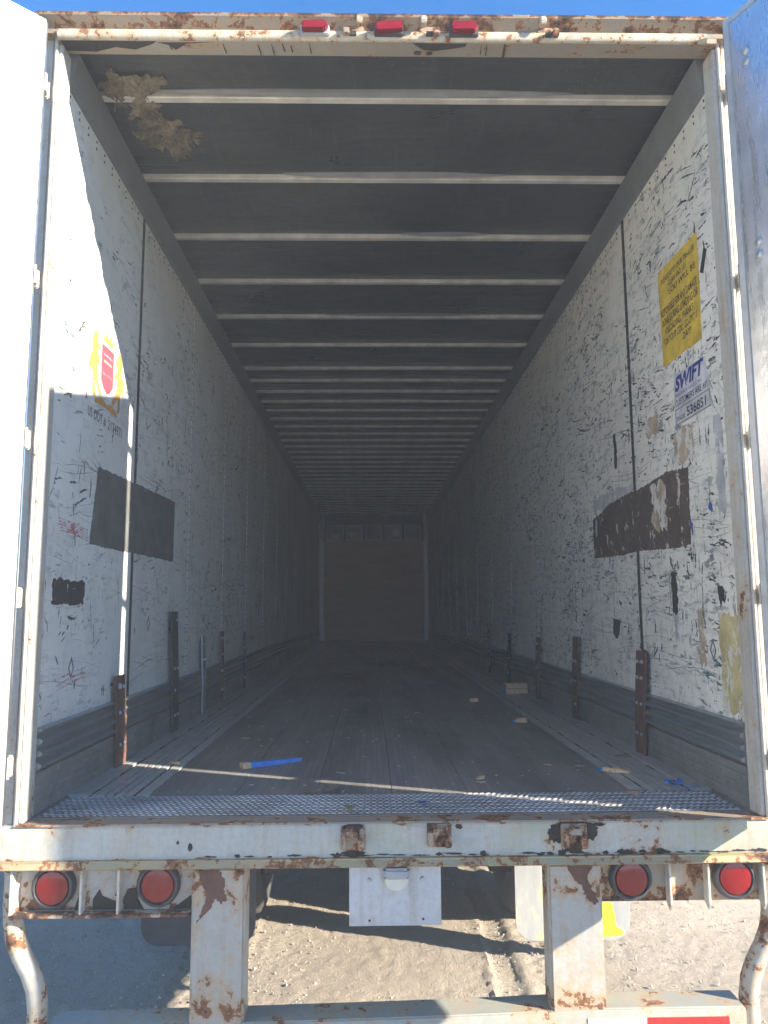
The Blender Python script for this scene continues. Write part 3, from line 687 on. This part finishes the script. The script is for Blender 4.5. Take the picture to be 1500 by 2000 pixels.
hole = [(.085, -.096), (.11, -.075), (.13, -.062), (.165, -.058), (.20, -.064), (.24, -.072), (.28, -.082), (.285, -.096)]
flat_poly('rust_hole', [(x, y, 2.7655) for x, y in hole], 'peel', header, (0, 0, -1), .003)
for x, y, r_ in ((.105, -.042, .012), (.15, -.040, .010)):
    flat_poly('rust_hole', [(x + r_ * math.cos(a) * 1.2, y + r_ * .8 * math.sin(a), 2.7685) for a in [k * .7 for k in range(9)]], 'peel', header, (0, 0, -1), .003)
def crack(x, y0, y1, w): flat_poly('weld_crack', [(x, y0, 2.7670), (x + w, y0, 2.7670), (x + w * 1.4 + .004, y1, 2.7700), (x + .003, y1, 2.7700)], 'peel', header, (0, 0, -1), .003)
for x in (-.49, -.44, -.40, -.37, -.30, .34, -.82, -.62, .36): crack(x, -.095 + random.uniform(0, .02), -.02 - random.uniform(0, .03), random.uniform(.001, .003))
crack(.425, -.094, -.016, .006)
flat_poly('peeled_patch', [(-1.21, -.096, 2.7665), (-.86, -.096, 2.7665), (-.88, -.08, 2.7675), (-.95, -.05, 2.7690), (-1.02, -.062, 2.7690), (-1.10, -.035, 2.7710), (-1.21, -.04, 2.7710)], 'peel', header, (0, 0, -1), .003)
flat_poly('peeled_patch', [(-.86, -.09, 2.7670), (-.66, -.092, 2.7670), (-.75, -.085, 2.7670), (-.80, -.05, 2.7690), (-.82, -.075, 2.7680)], 'peel', header, (0, 0, -1), .003)

def beveled(mb, name, mats, parent, bev, **k): return part(name, mb, mats, parent, smooth=True, bevel=bev, **k)
# marker lights
for x, tilt, rr in ((-.274, 0, .014), (-.003, .004, .004), (.273, -.001, .014)):
    mb = MB(); mb.box(x - .056, x + .052, -.130, -.104, 2.770, 2.812); ml = beveled(mb, 'marker_light', 'grey_plastic' if x < -.1 else 'rubber', trailer, .004)
    mb = MB(); mb.prism([(-.048, -.016 - tilt), (.048 - rr, -.016 + tilt), (.048, -.016 + rr), (.048, .020 - rr + tilt), (.048 - rr, .020 + tilt), (-.048, .020 - tilt)], 'z', 0, 1)
    mb.v = [(x + p[0], -.128 if p[2] == 0 else -.156 + .006 * (abs(p[0]) > .04), 2.792 + p[1]) for p in mb.v]
    beveled(mb, 'lens', 'lens', ml, .006)
# lock keepers: plate, two cheeks, hooked lip
def keeper(x, y, z, s_, up):
    mb = MB(); mb.box(x - .040 * s_, x + .040 * s_, y - .006, y + .004, z - .036 * s_, z + .036 * s_)
    k = part('lock_keeper', mb, 'keeper', trailer, bevel=.003)
    mb = MB(); mb.prism([(y - .005, z - .034 * s_), (y - .036, z - .030 * s_), (y - .040, z + .004 * s_), (y - .022, z + .012 * s_), (y - .022, z + .030 * s_), (y - .005, z + .034 * s_)], 'x', x + .016 * s_, x + .036 * s_); part('cheek', mb, 'keeper', k, bevel=.003)
    mb = MB(); mb.prism([(y - .005, z - .030 * s_), (y - .030, z - .026 * s_), (y - .034, z + .018 * s_), (y - .005, z + .026 * s_)], 'x', x - .037 * s_, x - .022 * s_); part('cheek', mb, 'keeper', k, bevel=.003)
    mb = MB(); sg = 1 if up else -1; mb.prism([(y - .006, z + sg * .022 * s_), (y - .034, z + sg * .028 * s_), (y - .040, z + sg * .012 * s_), (y - .030, z + sg * .012 * s_), (y - .006, z + sg * .010 * s_)], 'x', x - .021 * s_, x + .0155 * s_); part('hook', mb, 'keeper', k)
    return k
def header_keeper(x, m):
    mb = MB(); mb.box(x - .040, x + .040, -.116, -.106, 2.766, 2.818); k = part('lock_keeper', mb, 'keeper', trailer, bevel=.003)
    mb = MB(); pr = []
    for i in range(9): a = R(-20 + i * 25); pr.append((-.118 - .030 * max(0, math.sin(a)), 2.815 - .022 * math.cos(a) ))
    mb.prism([(-.112, 2.842), (-.135, 2.846), (-.150, 2.832), (-.152, 2.812), (-.146, 2.802), (-.138, 2.816), (-.112, 2.812)], 'x', x + m * .012, x + m * .034) ; part('hook', mb, 'headlip', k, bevel=.003)
    mb = MB(); mb.prism([(-.114, 2.772), (-.138, 2.772), (-.142, 2.790), (-.132, 2.796), (-.114, 2.794)], 'x', x - m * .036, x - m * .014); part('cheek', mb, 'keeper', k, bevel=.002)
    mb = MB(); mb.prism([(-.114, 2.772), (-.128, 2.772), (-.130, 2.786), (-.114, 2.786)], 'x', x - .013, x + .011); part('bridge', mb, 'peel', k)
header_keeper(-.135, 1); header_keeper(.146, -1); header_keeper(.585, -1)
# corner posts
for sgn in (-1, 1):
    s_ = sgn; mb = MB()
    mb.prism([(s_ * 1.222, -.086), (s_ * 1.222, .0), (s_ * 1.268, .0), (s_ * 1.268, -.072), (s_ * 1.246, -.072), (s_ * 1.243, -.066), (s_ * 1.236, -.066), (s_ * 1.234, -.086)], 'z', -.13, 2.784)
    post = part('corner_post', mb, 'post', trailer, label='left rear corner post' if sgn < 0 else 'right rear corner post')
    mb = MB(); pr = [(s_ * (1.228 + .0065 * math.cos(a)), -.081 + .007 * math.sin(a)) for a in [i * R(30) for i in range(12)]]
    mb.prism(pr, 'z', .002, 2.762); part('edge_bead', mb, 'postbead', post, smooth=True)
    mb = MB(); x0, x1 = sorted((s_ * 1.206, s_ * 1.2215)); mb.box(x0, x1, -.080, -.002, .002, 2.763); part('reveal_liner', mb, 'post', post, bevel=.003)
# sill
mb = MB(); mb.prism([(-.098, -.002), (-.100, -.010), (-.100, -.106), (-.03, -.106), (-.03, -.002)], 'x', -1.285, 1.285)
sill = part('sill', mb, 'sill', trailer)
mb = MB(); mb.prism([(-.112, -.1065), (-.112, -.112), (-.122, -.128), (-.116, -.133), (-.03, -.133), (-.03, -.1065)], 'x', -1.288, 1.288); part('sill_lip', mb, 'sillip', sill)
mb = MB(); mb.prism([(-.106, -.0015), (-.104, .004), (-.098, .004), (-.094, .0005), (-.0125, .0005), (-.0125, -.0015)], 'x', -1.222, 1.222); part('sill_ledge', mb, 'silltop', sill)
keeper(-.137, -.104, -.046, 1.0, True); keeper(.141, -.104, -.040, 1.0, True); keeper(.577, -.104, -.046, 1.05, True)
def blob(cx, cz, rx, rz, n=26, rag=.25, ph=0): return [(cx + rx * math.cos(a) * (1 + random.uniform(-rag, rag)), cz + rz * math.sin(a) * (1 + random.uniform(-rag, rag))) for a in [2 * math.pi * k / n for k in range(n)]]
def front_patch(pts, y, mat, parent, name='peeled_patch', th=.0015): return flat_poly(name, [(x, y, z) for x, z in pts], mat, parent, (0, -1, 0), th)
for cx, cz, rx, rz in ((.524, -.038, .030, .028), (.632, -.036, .026, .026), (.577, -.012, .060, .011), (.141, -.006, .036, .007), (-.137, -.008, .032, .006), (-.137, -.094, .034, .012), (.577, -.090, .03, .009), (.205, -.014, .012, .008), (-.66, -.070, .007, .012), (-.70, -.055, .004, .006), (.66, -.012, .02, .006)):
    front_patch(blob(cx, cz, rx, rz), -.1002, 'peel', sill)
x = -.85
while x < 1.26:                                       # flaked paint along the lower weld
    w = random.uniform(.012, .06)
    if random.random() < (.6 if x < -.2 else .78): front_patch(blob(x + w / 2, -.0985 + random.uniform(-.003, .002), w / 2, random.choice((.002, .003, .005, .009)), 22, .5), -.1002, 'peel', sill)
    x += w + random.uniform(.0, .05 if x < -.2 else .03)
front_patch([(.02, -.012), (.115, -.014), (.112, -.052), (.02, -.050)], -.1002, 'lpanel', sill, 'old_label')

# lamp panels
def tail_light(x, z, y):
    mb = MB(); mb.lathe((x, y, z), 'y', [(.069, .01), (.069, -.010), (.064, -.020), (.057, -.022), (.053, -.014), (.052, .01)], 40)
    t_ = part('tail_light', mb, 'rubber', trailer, smooth=True)
    mb = MB(); mb.lathe((x, y, z), 'y', [(.0525, -.008), (.0525, -.016), (.050, -.020), (.040, -.0225), (.025, -.0245), (.0001, -.025)], 40); part('lens', mb, 'lens', t_, smooth=True)
mb = MB(); mb.box(-1.262, -.655, -.066, -.058, -.268, -.132); lp = part('lamp_panel', mb, 'lpanel', trailer, label='peeling left lamp panel')
mb = MB(); mb.box(-1.215, -.655, -.108, -.0665, -.279, -.270); part('bottom_flange', mb, 'lpanel', lp, bevel=.002)
for x in (-1.002, -.884, -1.222): mb = MB(); mb.box(x - .004, x + .004, -.106, -.0665, -.2695, -.134); part('rib', mb, 'postbead', lp, bevel=.0015)
for pts in ([(-.975, -.268), (-.975, -.235), (-.955, -.205), (-.945, -.225), (-.92, -.235), (-.895, -.245), (-.89, -.268)], [(-.905, -.225), (-.892, -.19), (-.889, -.23)], [(-.875, -.268), (-.878, -.235), (-.865, -.205), (-.835, -.20), (-.83, -.235), (-.81, -.268)], [(-.72, -.268), (-.66, -.225), (-.658, -.25), (-.66, -.268)], [(-1.035, -.268), (-1.02, -.225), (-1.008, -.20), (-1.007, -.268)]):
    front_patch(pts, -.0662, 'peel', lp)
tail_light(-1.098, -.192, -.073); tail_light(-.763, -.189, -.073)
mb = MB(); mb.box(.668, 1.262, -.066, -.058, -.262, -.132); rp = part('lamp_panel', mb, 'rpanel', trailer, label='rust stained right lamp panel')
for x in (.885, 1.010, 1.19): mb = MB(); mb.prism([(-.067, -.133), (-.104, -.133), (-.106, -.262), (-.096, -.282), (-.067, -.262)], 'x', x - .004, x + .004); part('rib', mb, 'postbead', rp, bevel=.0015)
tail_light(.764, -.187, -.073); tail_light(1.103, -.187, -.073)
# uprights and bumper
for xa, xb in ((-.652, -.481), (.490, .664)):
    mb = MB(); mb.box(xa, xb, -.100, -.004, -.61, -.1335); up = part('bumper_upright', mb, 'upright', trailer, bevel=.008, smooth=True)
    rust_pts = [(xa + (xb - xa) * u, -.14 - v) for u, v in (((.12, .0), (.5, .0), (.62, .03), (.60, .06), (.66, .09), (.55, .10), (.45, .085), (.35, .12), (.10, .16), (.22, .11), (.30, .07), (.2, .05)) if xa < 0 else ((.35, .0), (.85, .0), (.72, .03), (.80, .07), (.92, .11), (.86, .12), (.70, .10), (.62, .06), (.50, .045)))]
    rag = []
    for i in range(len(rust_pts)):
        p, q = rust_pts[i], rust_pts[(i + 1) % len(rust_pts)]
        for k in range(7): rag.append((p[0] + (q[0] - p[0]) * k / 7 + random.gauss(0, .0016), min(-.1375, p[1] + (q[1] - p[1]) * k / 7 + random.gauss(0, .0016))))
    front_patch(rag, -.1003, 'rust', up)
mb = MB(); mb.prism([(-.108, -.580), (-.100, -.570), (.0, -.566), (.008, -.574), (.008, -.68), (-.108, -.68)], 'x', -1.09, 1.105, segs=14)
mb.v = [(p[0], p[1], p[2] - .034 * max(0.0, (.55 - p[0]) / 1.64) ** .6) for p in mb.v]   # bent down towards its left end
bump = part('bumper', mb, 'bumper', trailer, bevel=.004, smooth=True)
for i in range(8):
    a = .30 + i * .26 if i < 1 else None
for xa, xb, m_ in ((.790, 1.048, 'redtape'), (.60, .786, 'whitetape'), (-.2, .05, 'redtape'), (.052, .30, 'whitetape'), (-1.05, -.80, 'redtape'), (-.798, -.56, 'whitetape')):
    if xa > .5: mb = MB(); mb.box(xa, xb, -.1100, -.1082, -.65, -.594); part('reflective_strip', mb, m_, bump)
for sgn in (-1, 1):
    pts = [(sgn * 1.232, -.05, -.15), (sgn * 1.234, -.05, -.26), (sgn * 1.232, -.05, -.31), (sgn * 1.222, -.05, -.36), (sgn * 1.200, -.05, -.41), (sgn * 1.170, -.05, -.46), (sgn * 1.150, -.05, -.51), (sgn * 1.142, -.05, -.56), (sgn * 1.140, -.05, -.67)]
    mb = MB(); mb.tube(pts, .031, 14); part('brace_tube', mb, 'brace', trailer, smooth=True)
# number plate panel
mb = MB(); mb.box(-.150, .145, -.092, -.088, -.318, -.1335); pp = part('plate_panel', mb, 'plate', trailer)
mb = MB(); mb.box(-.040, .044, -.125, -.0925, -.170, -.136); part('plate_lamp', mb, 'grey_plastic', pp, bevel=.008, smooth=True)
mb = MB(); mb.prism([(.002 + .038 * math.cos(a), -.170 + .036 * math.sin(a)) for a in [math.pi + k * math.pi / 12 for k in range(13)]], 'y', -.112, -.0925); part('lamp_lens', mb, 'clear_lens', pp, smooth=True)
mb = MB()
for x, z, r_ in ((-.085, -.178, .007), (.085, -.176, .007)): mb.lathe((x, -.092, z), 'y', [(.0001, -.005), (r_ * .6, -.005), (r_, -.001), (r_, .002)], 10)
part('plate_bolts', mb, 'bolt', pp, kind='stuff')
mb = MB()
for x, z in ((-.085, -.302), (.087, -.299)): mb.lathe((x, -.0921, z), 'y', [(.0001, -.0006), (.004, -.0006), (.004, .001)], 10)
part('plate_holes', mb, 'peel', pp, kind='stuff')

# underframe, axles, wheels, mud flaps
for x in (-.50, .50): mb = MB(); mb.box(x - .05, x + .05, .9, 5.2, -.48, -.16); part('frame_rail', mb, 'dark', trailer)
for k in range(46): mb = MB(); y = .25 + k * .31; mb.box(-1.25, 1.25, y - .02, y + .02, -.19, -.092); part('cross_member', mb, 'dark', trailer)
for yc in (2.48, 3.75):
    mb = MB(); mb.lathe((-1.22, yc, GZ + .505), 'x', [(.0001, 0), (.065, 0), (.065, 2.44), (.0001, 2.44)], 18); part('axle', mb, 'dark', trailer, smooth=True)
    for sgn in (-1, 1):
        for xc in (.870, 1.165):
            mb = MB(); c_ = (sgn * xc, yc, GZ + .505)
            prof = [(.29, -.10), (.40, -.135), (.46, -.13), (.492, -.112), (.505, -.09)]
            for g in (-.055, 0.0, .055): prof += [(.505, g - .012), (.494, g - .006), (.494, g + .006), (.505, g + .012)]
            prof += [(.505, .09), (.492, .112), (.46, .13), (.40, .135), (.29, .10)]
            mb.lathe(c_, 'x', prof, 48); ty = part('wheel', mb, 'tyre', trailer, smooth=True)
            mb = MB(); mb.lathe(c_, 'x', [(.285, -.10), (.27, -.08), (.25, 0), (.12, .01), (.0001, .01)], 30); part('rim', mb, 'steel', ty, smooth=True)
def rounded(x0, x1, z0, z1, r_):
    p = [(x0, z1)]
    for k in range(7): a = math.pi + k * math.pi / 12; p.append((x0 + r_ + r_ * math.cos(a), z0 + r_ + r_ * math.sin(a)))
    for k in range(7): a = 1.5 * math.pi + k * math.pi / 12; p.append((x1 - r_ + r_ * math.cos(a), z0 + r_ + r_ * math.sin(a)))
    return p + [(x1, z1)]
mb = MB(); mb.prism(rounded(.705, 1.33, -1.098, -.30, .10), 'y', 1.70, 1.708); fl = part('mud_flap', mb, 'flap', trailer, label='pale mud flap with yellow paint')
front_patch([(1.06, -.90), (1.23, -.905), (1.245, -.97), (1.25, -1.03), (1.29, -1.055), (1.28, -1.075), (1.10, -1.09), (1.06, -1.08)], 1.6995, 'flapyellow', fl, 'yellow_paint')
mb = MB(); mb.prism(rounded(-1.32, -.705, -1.10, -.30, .10), 'y', 1.70, 1.708); part('mud_flap', mb, 'flapshade', trailer, label='shade toned mud flap with shade put into its colour')

# ------------------------------------------------------------------ doors
def door(sgn, corner, d, mat, lab, wdt=1.20):
    """corner = hinge side corner of the inner face; d = direction away from the hinge; thickness behind the inner face"""
    d = Vector((d[0], d[1], 0)).normalized(); nrm = Vector((-d.y * sgn, d.x * sgn, 0)) * -1     # inner face normal
    # make sure the normal looks to the trailer's middle / camera
    if nrm.dot(Vector((0, -2.6, 0)) - Vector((*corner, 0))) < 0: nrm = -nrm
    c = Vector((*corner, 0)); z0, z1 = .012, 2.803
    def P(u, n, z): q = c + d * u + nrm * n; return (q.x, q.y, z)
    def slab(u0, u1, n0, n1, za, zb):
        mb = MB(); b = 0
        mb.v = [P(u0, n0, za), P(u1, n0, za), P(u1, n1, za), P(u0, n1, za), P(u0, n0, zb), P(u1, n0, zb), P(u1, n1, zb), P(u0, n1, zb)]
        mb.f = [(0, 3, 2, 1), (4, 5, 6, 7), (0, 1, 5, 4), (1, 2, 6, 5), (2, 3, 7, 6), (3, 0, 4, 7)]; mb.mi = [0] * 6; return mb
    dr = part('rear_door', slab(.004, wdt - .004, -.040, -.006, z0 + .004, z1 - .004), 'skin', trailer, label=lab)
    part('inner_lining', slab(.030, wdt - .03, -.0055, -.002, z0 + .03, z1 - .03), mat, dr)
    for a in (slab(0, .026, -.042, .0, z0, z1), slab(wdt - .026, wdt, -.042, .0, z0, z1), slab(.0262, wdt - .0262, -.042, .0, z1 - .026, z1), slab(.0262, wdt - .0262, -.042, .0, z0, z0 + .026)):
        part('edge_frame', a, 'dooredge', dr, bevel=.002)
    part('door_seal', slab(-.010, -.0005, -.040, -.012, z0, z1), 'gasket', dr)
    part('door_seal', slab(.0, wdt, -.040, -.012, z1 + .0005, z1 + .008), 'gasket', dr)
    for zz in (2.63, 2.59, 1.92, 1.875, 1.27, 1.225, .73, .685, .21, .165):
        for uu in (.085,):
            q = c + d * uu; mb = MB(); base = 0; ring = []
            prof = [(.0001, .0045), (.012, .004), (.016, .001), (.0165, -.003)]; n = 18
            for i in range(n):
                a = 2 * math.pi * i / n
                for r_, h in prof: mb.v.append(P(uu + r_ * math.cos(a), h - .002, zz + r_ * math.sin(a)))
            for i in range(n):
                j = (i + 1) % n
                for k in range(3): mb.f.append((i * 4 + k, j * 4 + k, j * 4 + k + 1, i * 4 + k + 1)); mb.mi.append(0)
            part('bolt_head', mb, 'bolt' if sgn > 0 else 'doorwhite', dr, smooth=True)
    # hinges between post and door
    for zz in (2.575, 1.85, 1.27, .73, .185):
        pa = Vector((sgn * 1.262, -.073, 0)); pb = c - nrm * .022 - d * .0005
        mid = (pa + pb) * .5
        mb = MB(); mb.lathe((pb.x - d.x * .012, pb.y - d.y * .012, zz - .045), 'z', [(.0001, .012), (.008, .012), (.008, .078), (.0001, .078)], 14)
        h = part('hinge', mb, 'hinge', dr, smooth=True)
        mb = MB(); x0, x1 = sorted((sgn * 1.247, sgn * 1.266)); mb.box(x0, x1, -.086, -.0725, zz - .034, zz + .034); part('hinge_leaf', mb, 'hinge', h, bevel=.004)
        mb = MB(); a, b = Vector((sgn * 1.258, -.084, 0)), Vector((pb.x - d.x * .012, pb.y - d.y * .012, 0)); w = (b - a); w.normalize(); s2 = Vector((-w.y, w.x, 0)) * .006
        mb.v = [((q).x, (q).y, z) for z in (zz - .024, zz + .024) for q in (a - s2, b - s2, b + s2, a + s2)]
        mb.f = [(0, 3, 2, 1), (4, 5, 6, 7), (0, 1, 5, 4), (1, 2, 6, 5), (2, 3, 7, 6), (3, 0, 4, 7)]; mb.mi = [0] * 6
        part('hinge_strap', mb, 'hinge', h, bevel=.003)
    return dr
door(1, (1.210, -.165), (.405, -.914), 'dooralu', 'grey aluminium lined right rear door swung open')
door(-1, (-1.240, -.150), (-.72, -.69), 'doorwhite', 'sunlit white left rear door swung open')

# ------------------------------------------------------------------ loose things on the floor
def thing(name, mb, mats, loc, rz, label, cat, group=None, bevel=0.0, smooth=False):
    o = obj(name, mb.mesh(name, mats, smooth, bevel), None, loc, label, cat, group); o.rotation_euler = (0, 0, rz); return o
mb = MB(); n = 9; base = 0
for i in range(n):
    u = i / (n - 1); x = -.145 + .29 * u; w = .026 * (1 - .75 * max(0, u - .55) / .45) + random.uniform(-.001, .001); h = .022 * (1 - .4 * u)
    mb.v += [(x, -w, 0), (x, w, 0), (x, w * .9, h), (x, -w * .9, h + .002)]
for i in range(n - 1):
    for k in range(4):
        j = (k + 1) % 4; mb.f.append((i * 4 + k, i * 4 + j, i * 4 + 4 + j, i * 4 + 4 + k)); mb.mi.append(1 if i == 0 or (k == 2 and i < 5 and False) else 0)
mb.f += [(0, 1, 2, 3), (35, 34, 33, 32)]; mb.mi += [1, 1]
thing('wood_splinter', mb, ['blue', 'wood'], (-.52, .85, .002), R(32), 'long blue painted wood splinter lying on the dark floor boards', 'wood scrap')
blk = obj('pallet_block', None, None, (1.10, 3.66, .004), 'small pale wood block of two layers near the right wall', 'wood block')
blk.rotation_euler = (0, 0, R(4)); OFFS[blk.name] = Vector((1.10, 3.66, .004))
for z0, z1 in ((.0, .036), (.040, .078)):
    mb = MB(); mb.box(-.088, .088, -.05, .05, z0, z1); o = obj('plank_piece', mb.mesh('plank_piece', 'wood', bevel=.002), None); o.parent = blk
mb = MB(); mb.box(-.090, -.0885, -.05, .05, .002, .078); o = obj('blue_face', mb.mesh('blue_face', 'blue'), None); o.parent = blk
mb = MB(); mb.box(-.086, .086, -.046, .046, .0362, .0398); o = obj('gap_shade', mb.mesh('gap_shade', 'rust'), None); o.parent = blk  # dark slab filling the slot, shade between the planks given as colour
def chip(lw, ll, h, mats, loc, rz, label, name='wood_chip', cat='wood chip', group=None, mi=0):
    mb = MB(); p = [(-ll, -lw * .6), (-ll * .3, -lw), (ll * .8, -lw * .5), (ll, lw * .2), (ll * .2, lw), (-ll * .7, lw * .7)]
    mb.prism(p, 'z', 0, h); mb.v = [(a, b, c_ * (1 + .4 * math.sin(a * 90))) for a, b, c_ in mb.v]
    return thing(name, mb, mats, loc, rz, label, cat, group)
chip(.016, .036, .022, 'wood', (.69, 3.12, .002), R(8), 'tan wood chip on the boards left of the wood block')
chip(.018, .034, .022, 'wood', (.835, 2.06, .002), R(-20), 'tan wood chip with a blue edge beside the right rail strips')
chip(.008, .016, .012, 'blue', (.795, 2.07, .002), R(-30), 'blue paint chip touching a tan wood chip on the floor', 'paint_chip', 'paint chip')
chip(.014, .055, .012, 'wood', (.945, .60, .006), R(-32), 'pale pointed wood sliver across the right rail strips')
chip(.008, .020, .010, 'blue', (.900, .640, .006), R(-40), 'blue paint sliver at the end of a pale wood sliver', 'paint_chip', 'paint chip')
chip(.016, .032, .012, 'leafbrown', (.885, .215, .007), R(-60), 'brown bark bit on the right part of the tread plate', 'bark_bit', 'bark')
chip(.012, .020, .008, 'wood', (.365, .52, .002), R(30), 'small tan chip right of the middle of the floor near the light strip')
chip(.010, .030, .006, 'leafbrown', (1.08, .95, .006), R(-15), 'brown flat chip on the rail strips before the nearest right strap')
chip(.010, .032, .008, 'wood', (-.955, .865, .006), R(-35), 'yellowish wood chip in the light strip on the left rail')
for k, (x, y, rz) in enumerate(((1.095, .375, 20), (1.125, .335, -35))):
    mb = MB(); base = 0; n = 10
    for i in range(n): u = i / (n - 1) - .5; mb.v += [(u * .075, -.010, .004 + .010 * math.sin(i * .8)), (u * .075, .012, .003 + .014 * math.sin(i * .8 + .5))]
    for i in range(n - 1): mb.f.append((2 * i, 2 * i + 1, 2 * i + 3, 2 * i + 2)); mb.mi.append(0)
    o = thing('blue_scrap', mb, 'blue', (x, y, .008), R(rz), ('farther' if k == 0 else 'nearer') + ' of two crumpled blue scraps by the right wall', 'scrap', 'crumpled blue scraps by the right wall', smooth=True)
    md = o.modifiers.new('thick', 'SOLIDIFY'); md.thickness = .0015
def leaf(loc, rz, s_, mat, label, curl=.25):
    mb = MB(); n = 9
    for i in range(n):
        u = i / (n - 1); w = .38 * math.sin(math.pi * u ** .8) * (1 + .25 * math.sin(i * 2.4)) + .02
        for k in (-1, 0, 1): mb.v.append(((u - .5) * s_, k * w * s_, .004 + abs(k) * curl * w * s_ + curl * .5 * s_ * (u - .5) ** 2 * 2))
    for i in range(n - 1):
        for k in range(2): a = i * 3 + k; mb.f.append((a, a + 1, a + 4, a + 3)); mb.mi.append(0)
    o = thing('dry_leaf', mb, mat, loc, rz, label, 'leaf', smooth=True); md = o.modifiers.new('thick', 'SOLIDIFY'); md.thickness = .0008
leaf((-.225, .315, .004), R(60), .075, 'leafbrown', 'crumpled grey brown leaf lying where boards meet the tread plate', .7)
leaf((-.30, .275, .006), R(10), .05, 'leafbrown', 'small curled brown leaf at the edge of the tread plate', .5)
leaf((-.150, .012, .006), R(75), .055, 'leaf', 'green yellow leaf standing on the front of the tread plate', .9)
leaf((.10, .10, .007), R(20), .035, 'bluepaint', 'tiny dark blue leaf shaped scrap on the tread plate', .4)
mb = MB()
for k in range(120):
    x, y = random.uniform(-.88, .88), .33 + 5.5 * random.random() ** 1.8; a = random.uniform(0, 3.14); l_ = random.choice((.004, .006, .008, .018)) * random.uniform(.6, 1.4); w = random.uniform(.0012, .004)
    ca, sa = math.cos(a), math.sin(a); z = .0012
    q = [(x + u * ca - v * sa, y + u * sa + v * ca) for u, v in ((-l_, -w), (l_, -w * .6), (l_ * .8, w), (-l_, w * .7))]
    b = len(mb.v); mb.v += [(p[0], p[1], z) for p in q] + [(p[0], p[1], z + .002) for p in q]
    for f_ in ((4, 5, 6, 7), (0, 1, 5, 4), (1, 2, 6, 5), (2, 3, 7, 6), (3, 0, 4, 7)): mb.f.append(tuple(b + i for i in f_)); mb.mi.append(0 if k % 3 else 1)
part('floor_litter', mb, ['greypatch', 'wood'], None, kind='stuff', label='tiny pale splinters and crumbs strewn over the floor', cat='litter')

# ------------------------------------------------------------------ added haze volume standing in for a lens flare veil
mb = MB(); mb.box(-405, 405, -405, 405, GZ - 1.1, 3.05)
hz = NT('thin veil haze'); hz.t.nodes.remove(hz.b)
pv = hz.n('ShaderNodeVolumePrincipled'); pv.inputs['Color'].default_value = (.92, .94, .97, 1); pv.inputs['Density'].default_value = .0115; pv.inputs['Anisotropy'].default_value = 0.0
hz.t.links.new(pv.outputs[0], hz.t.nodes['Material Output'].inputs['Volume'])
M['haze'] = hz.m
part('haze', mb, 'haze', None, kind='stuff', label='thin veil haze added as a flare veil over the yard and the trailer', cat='haze')
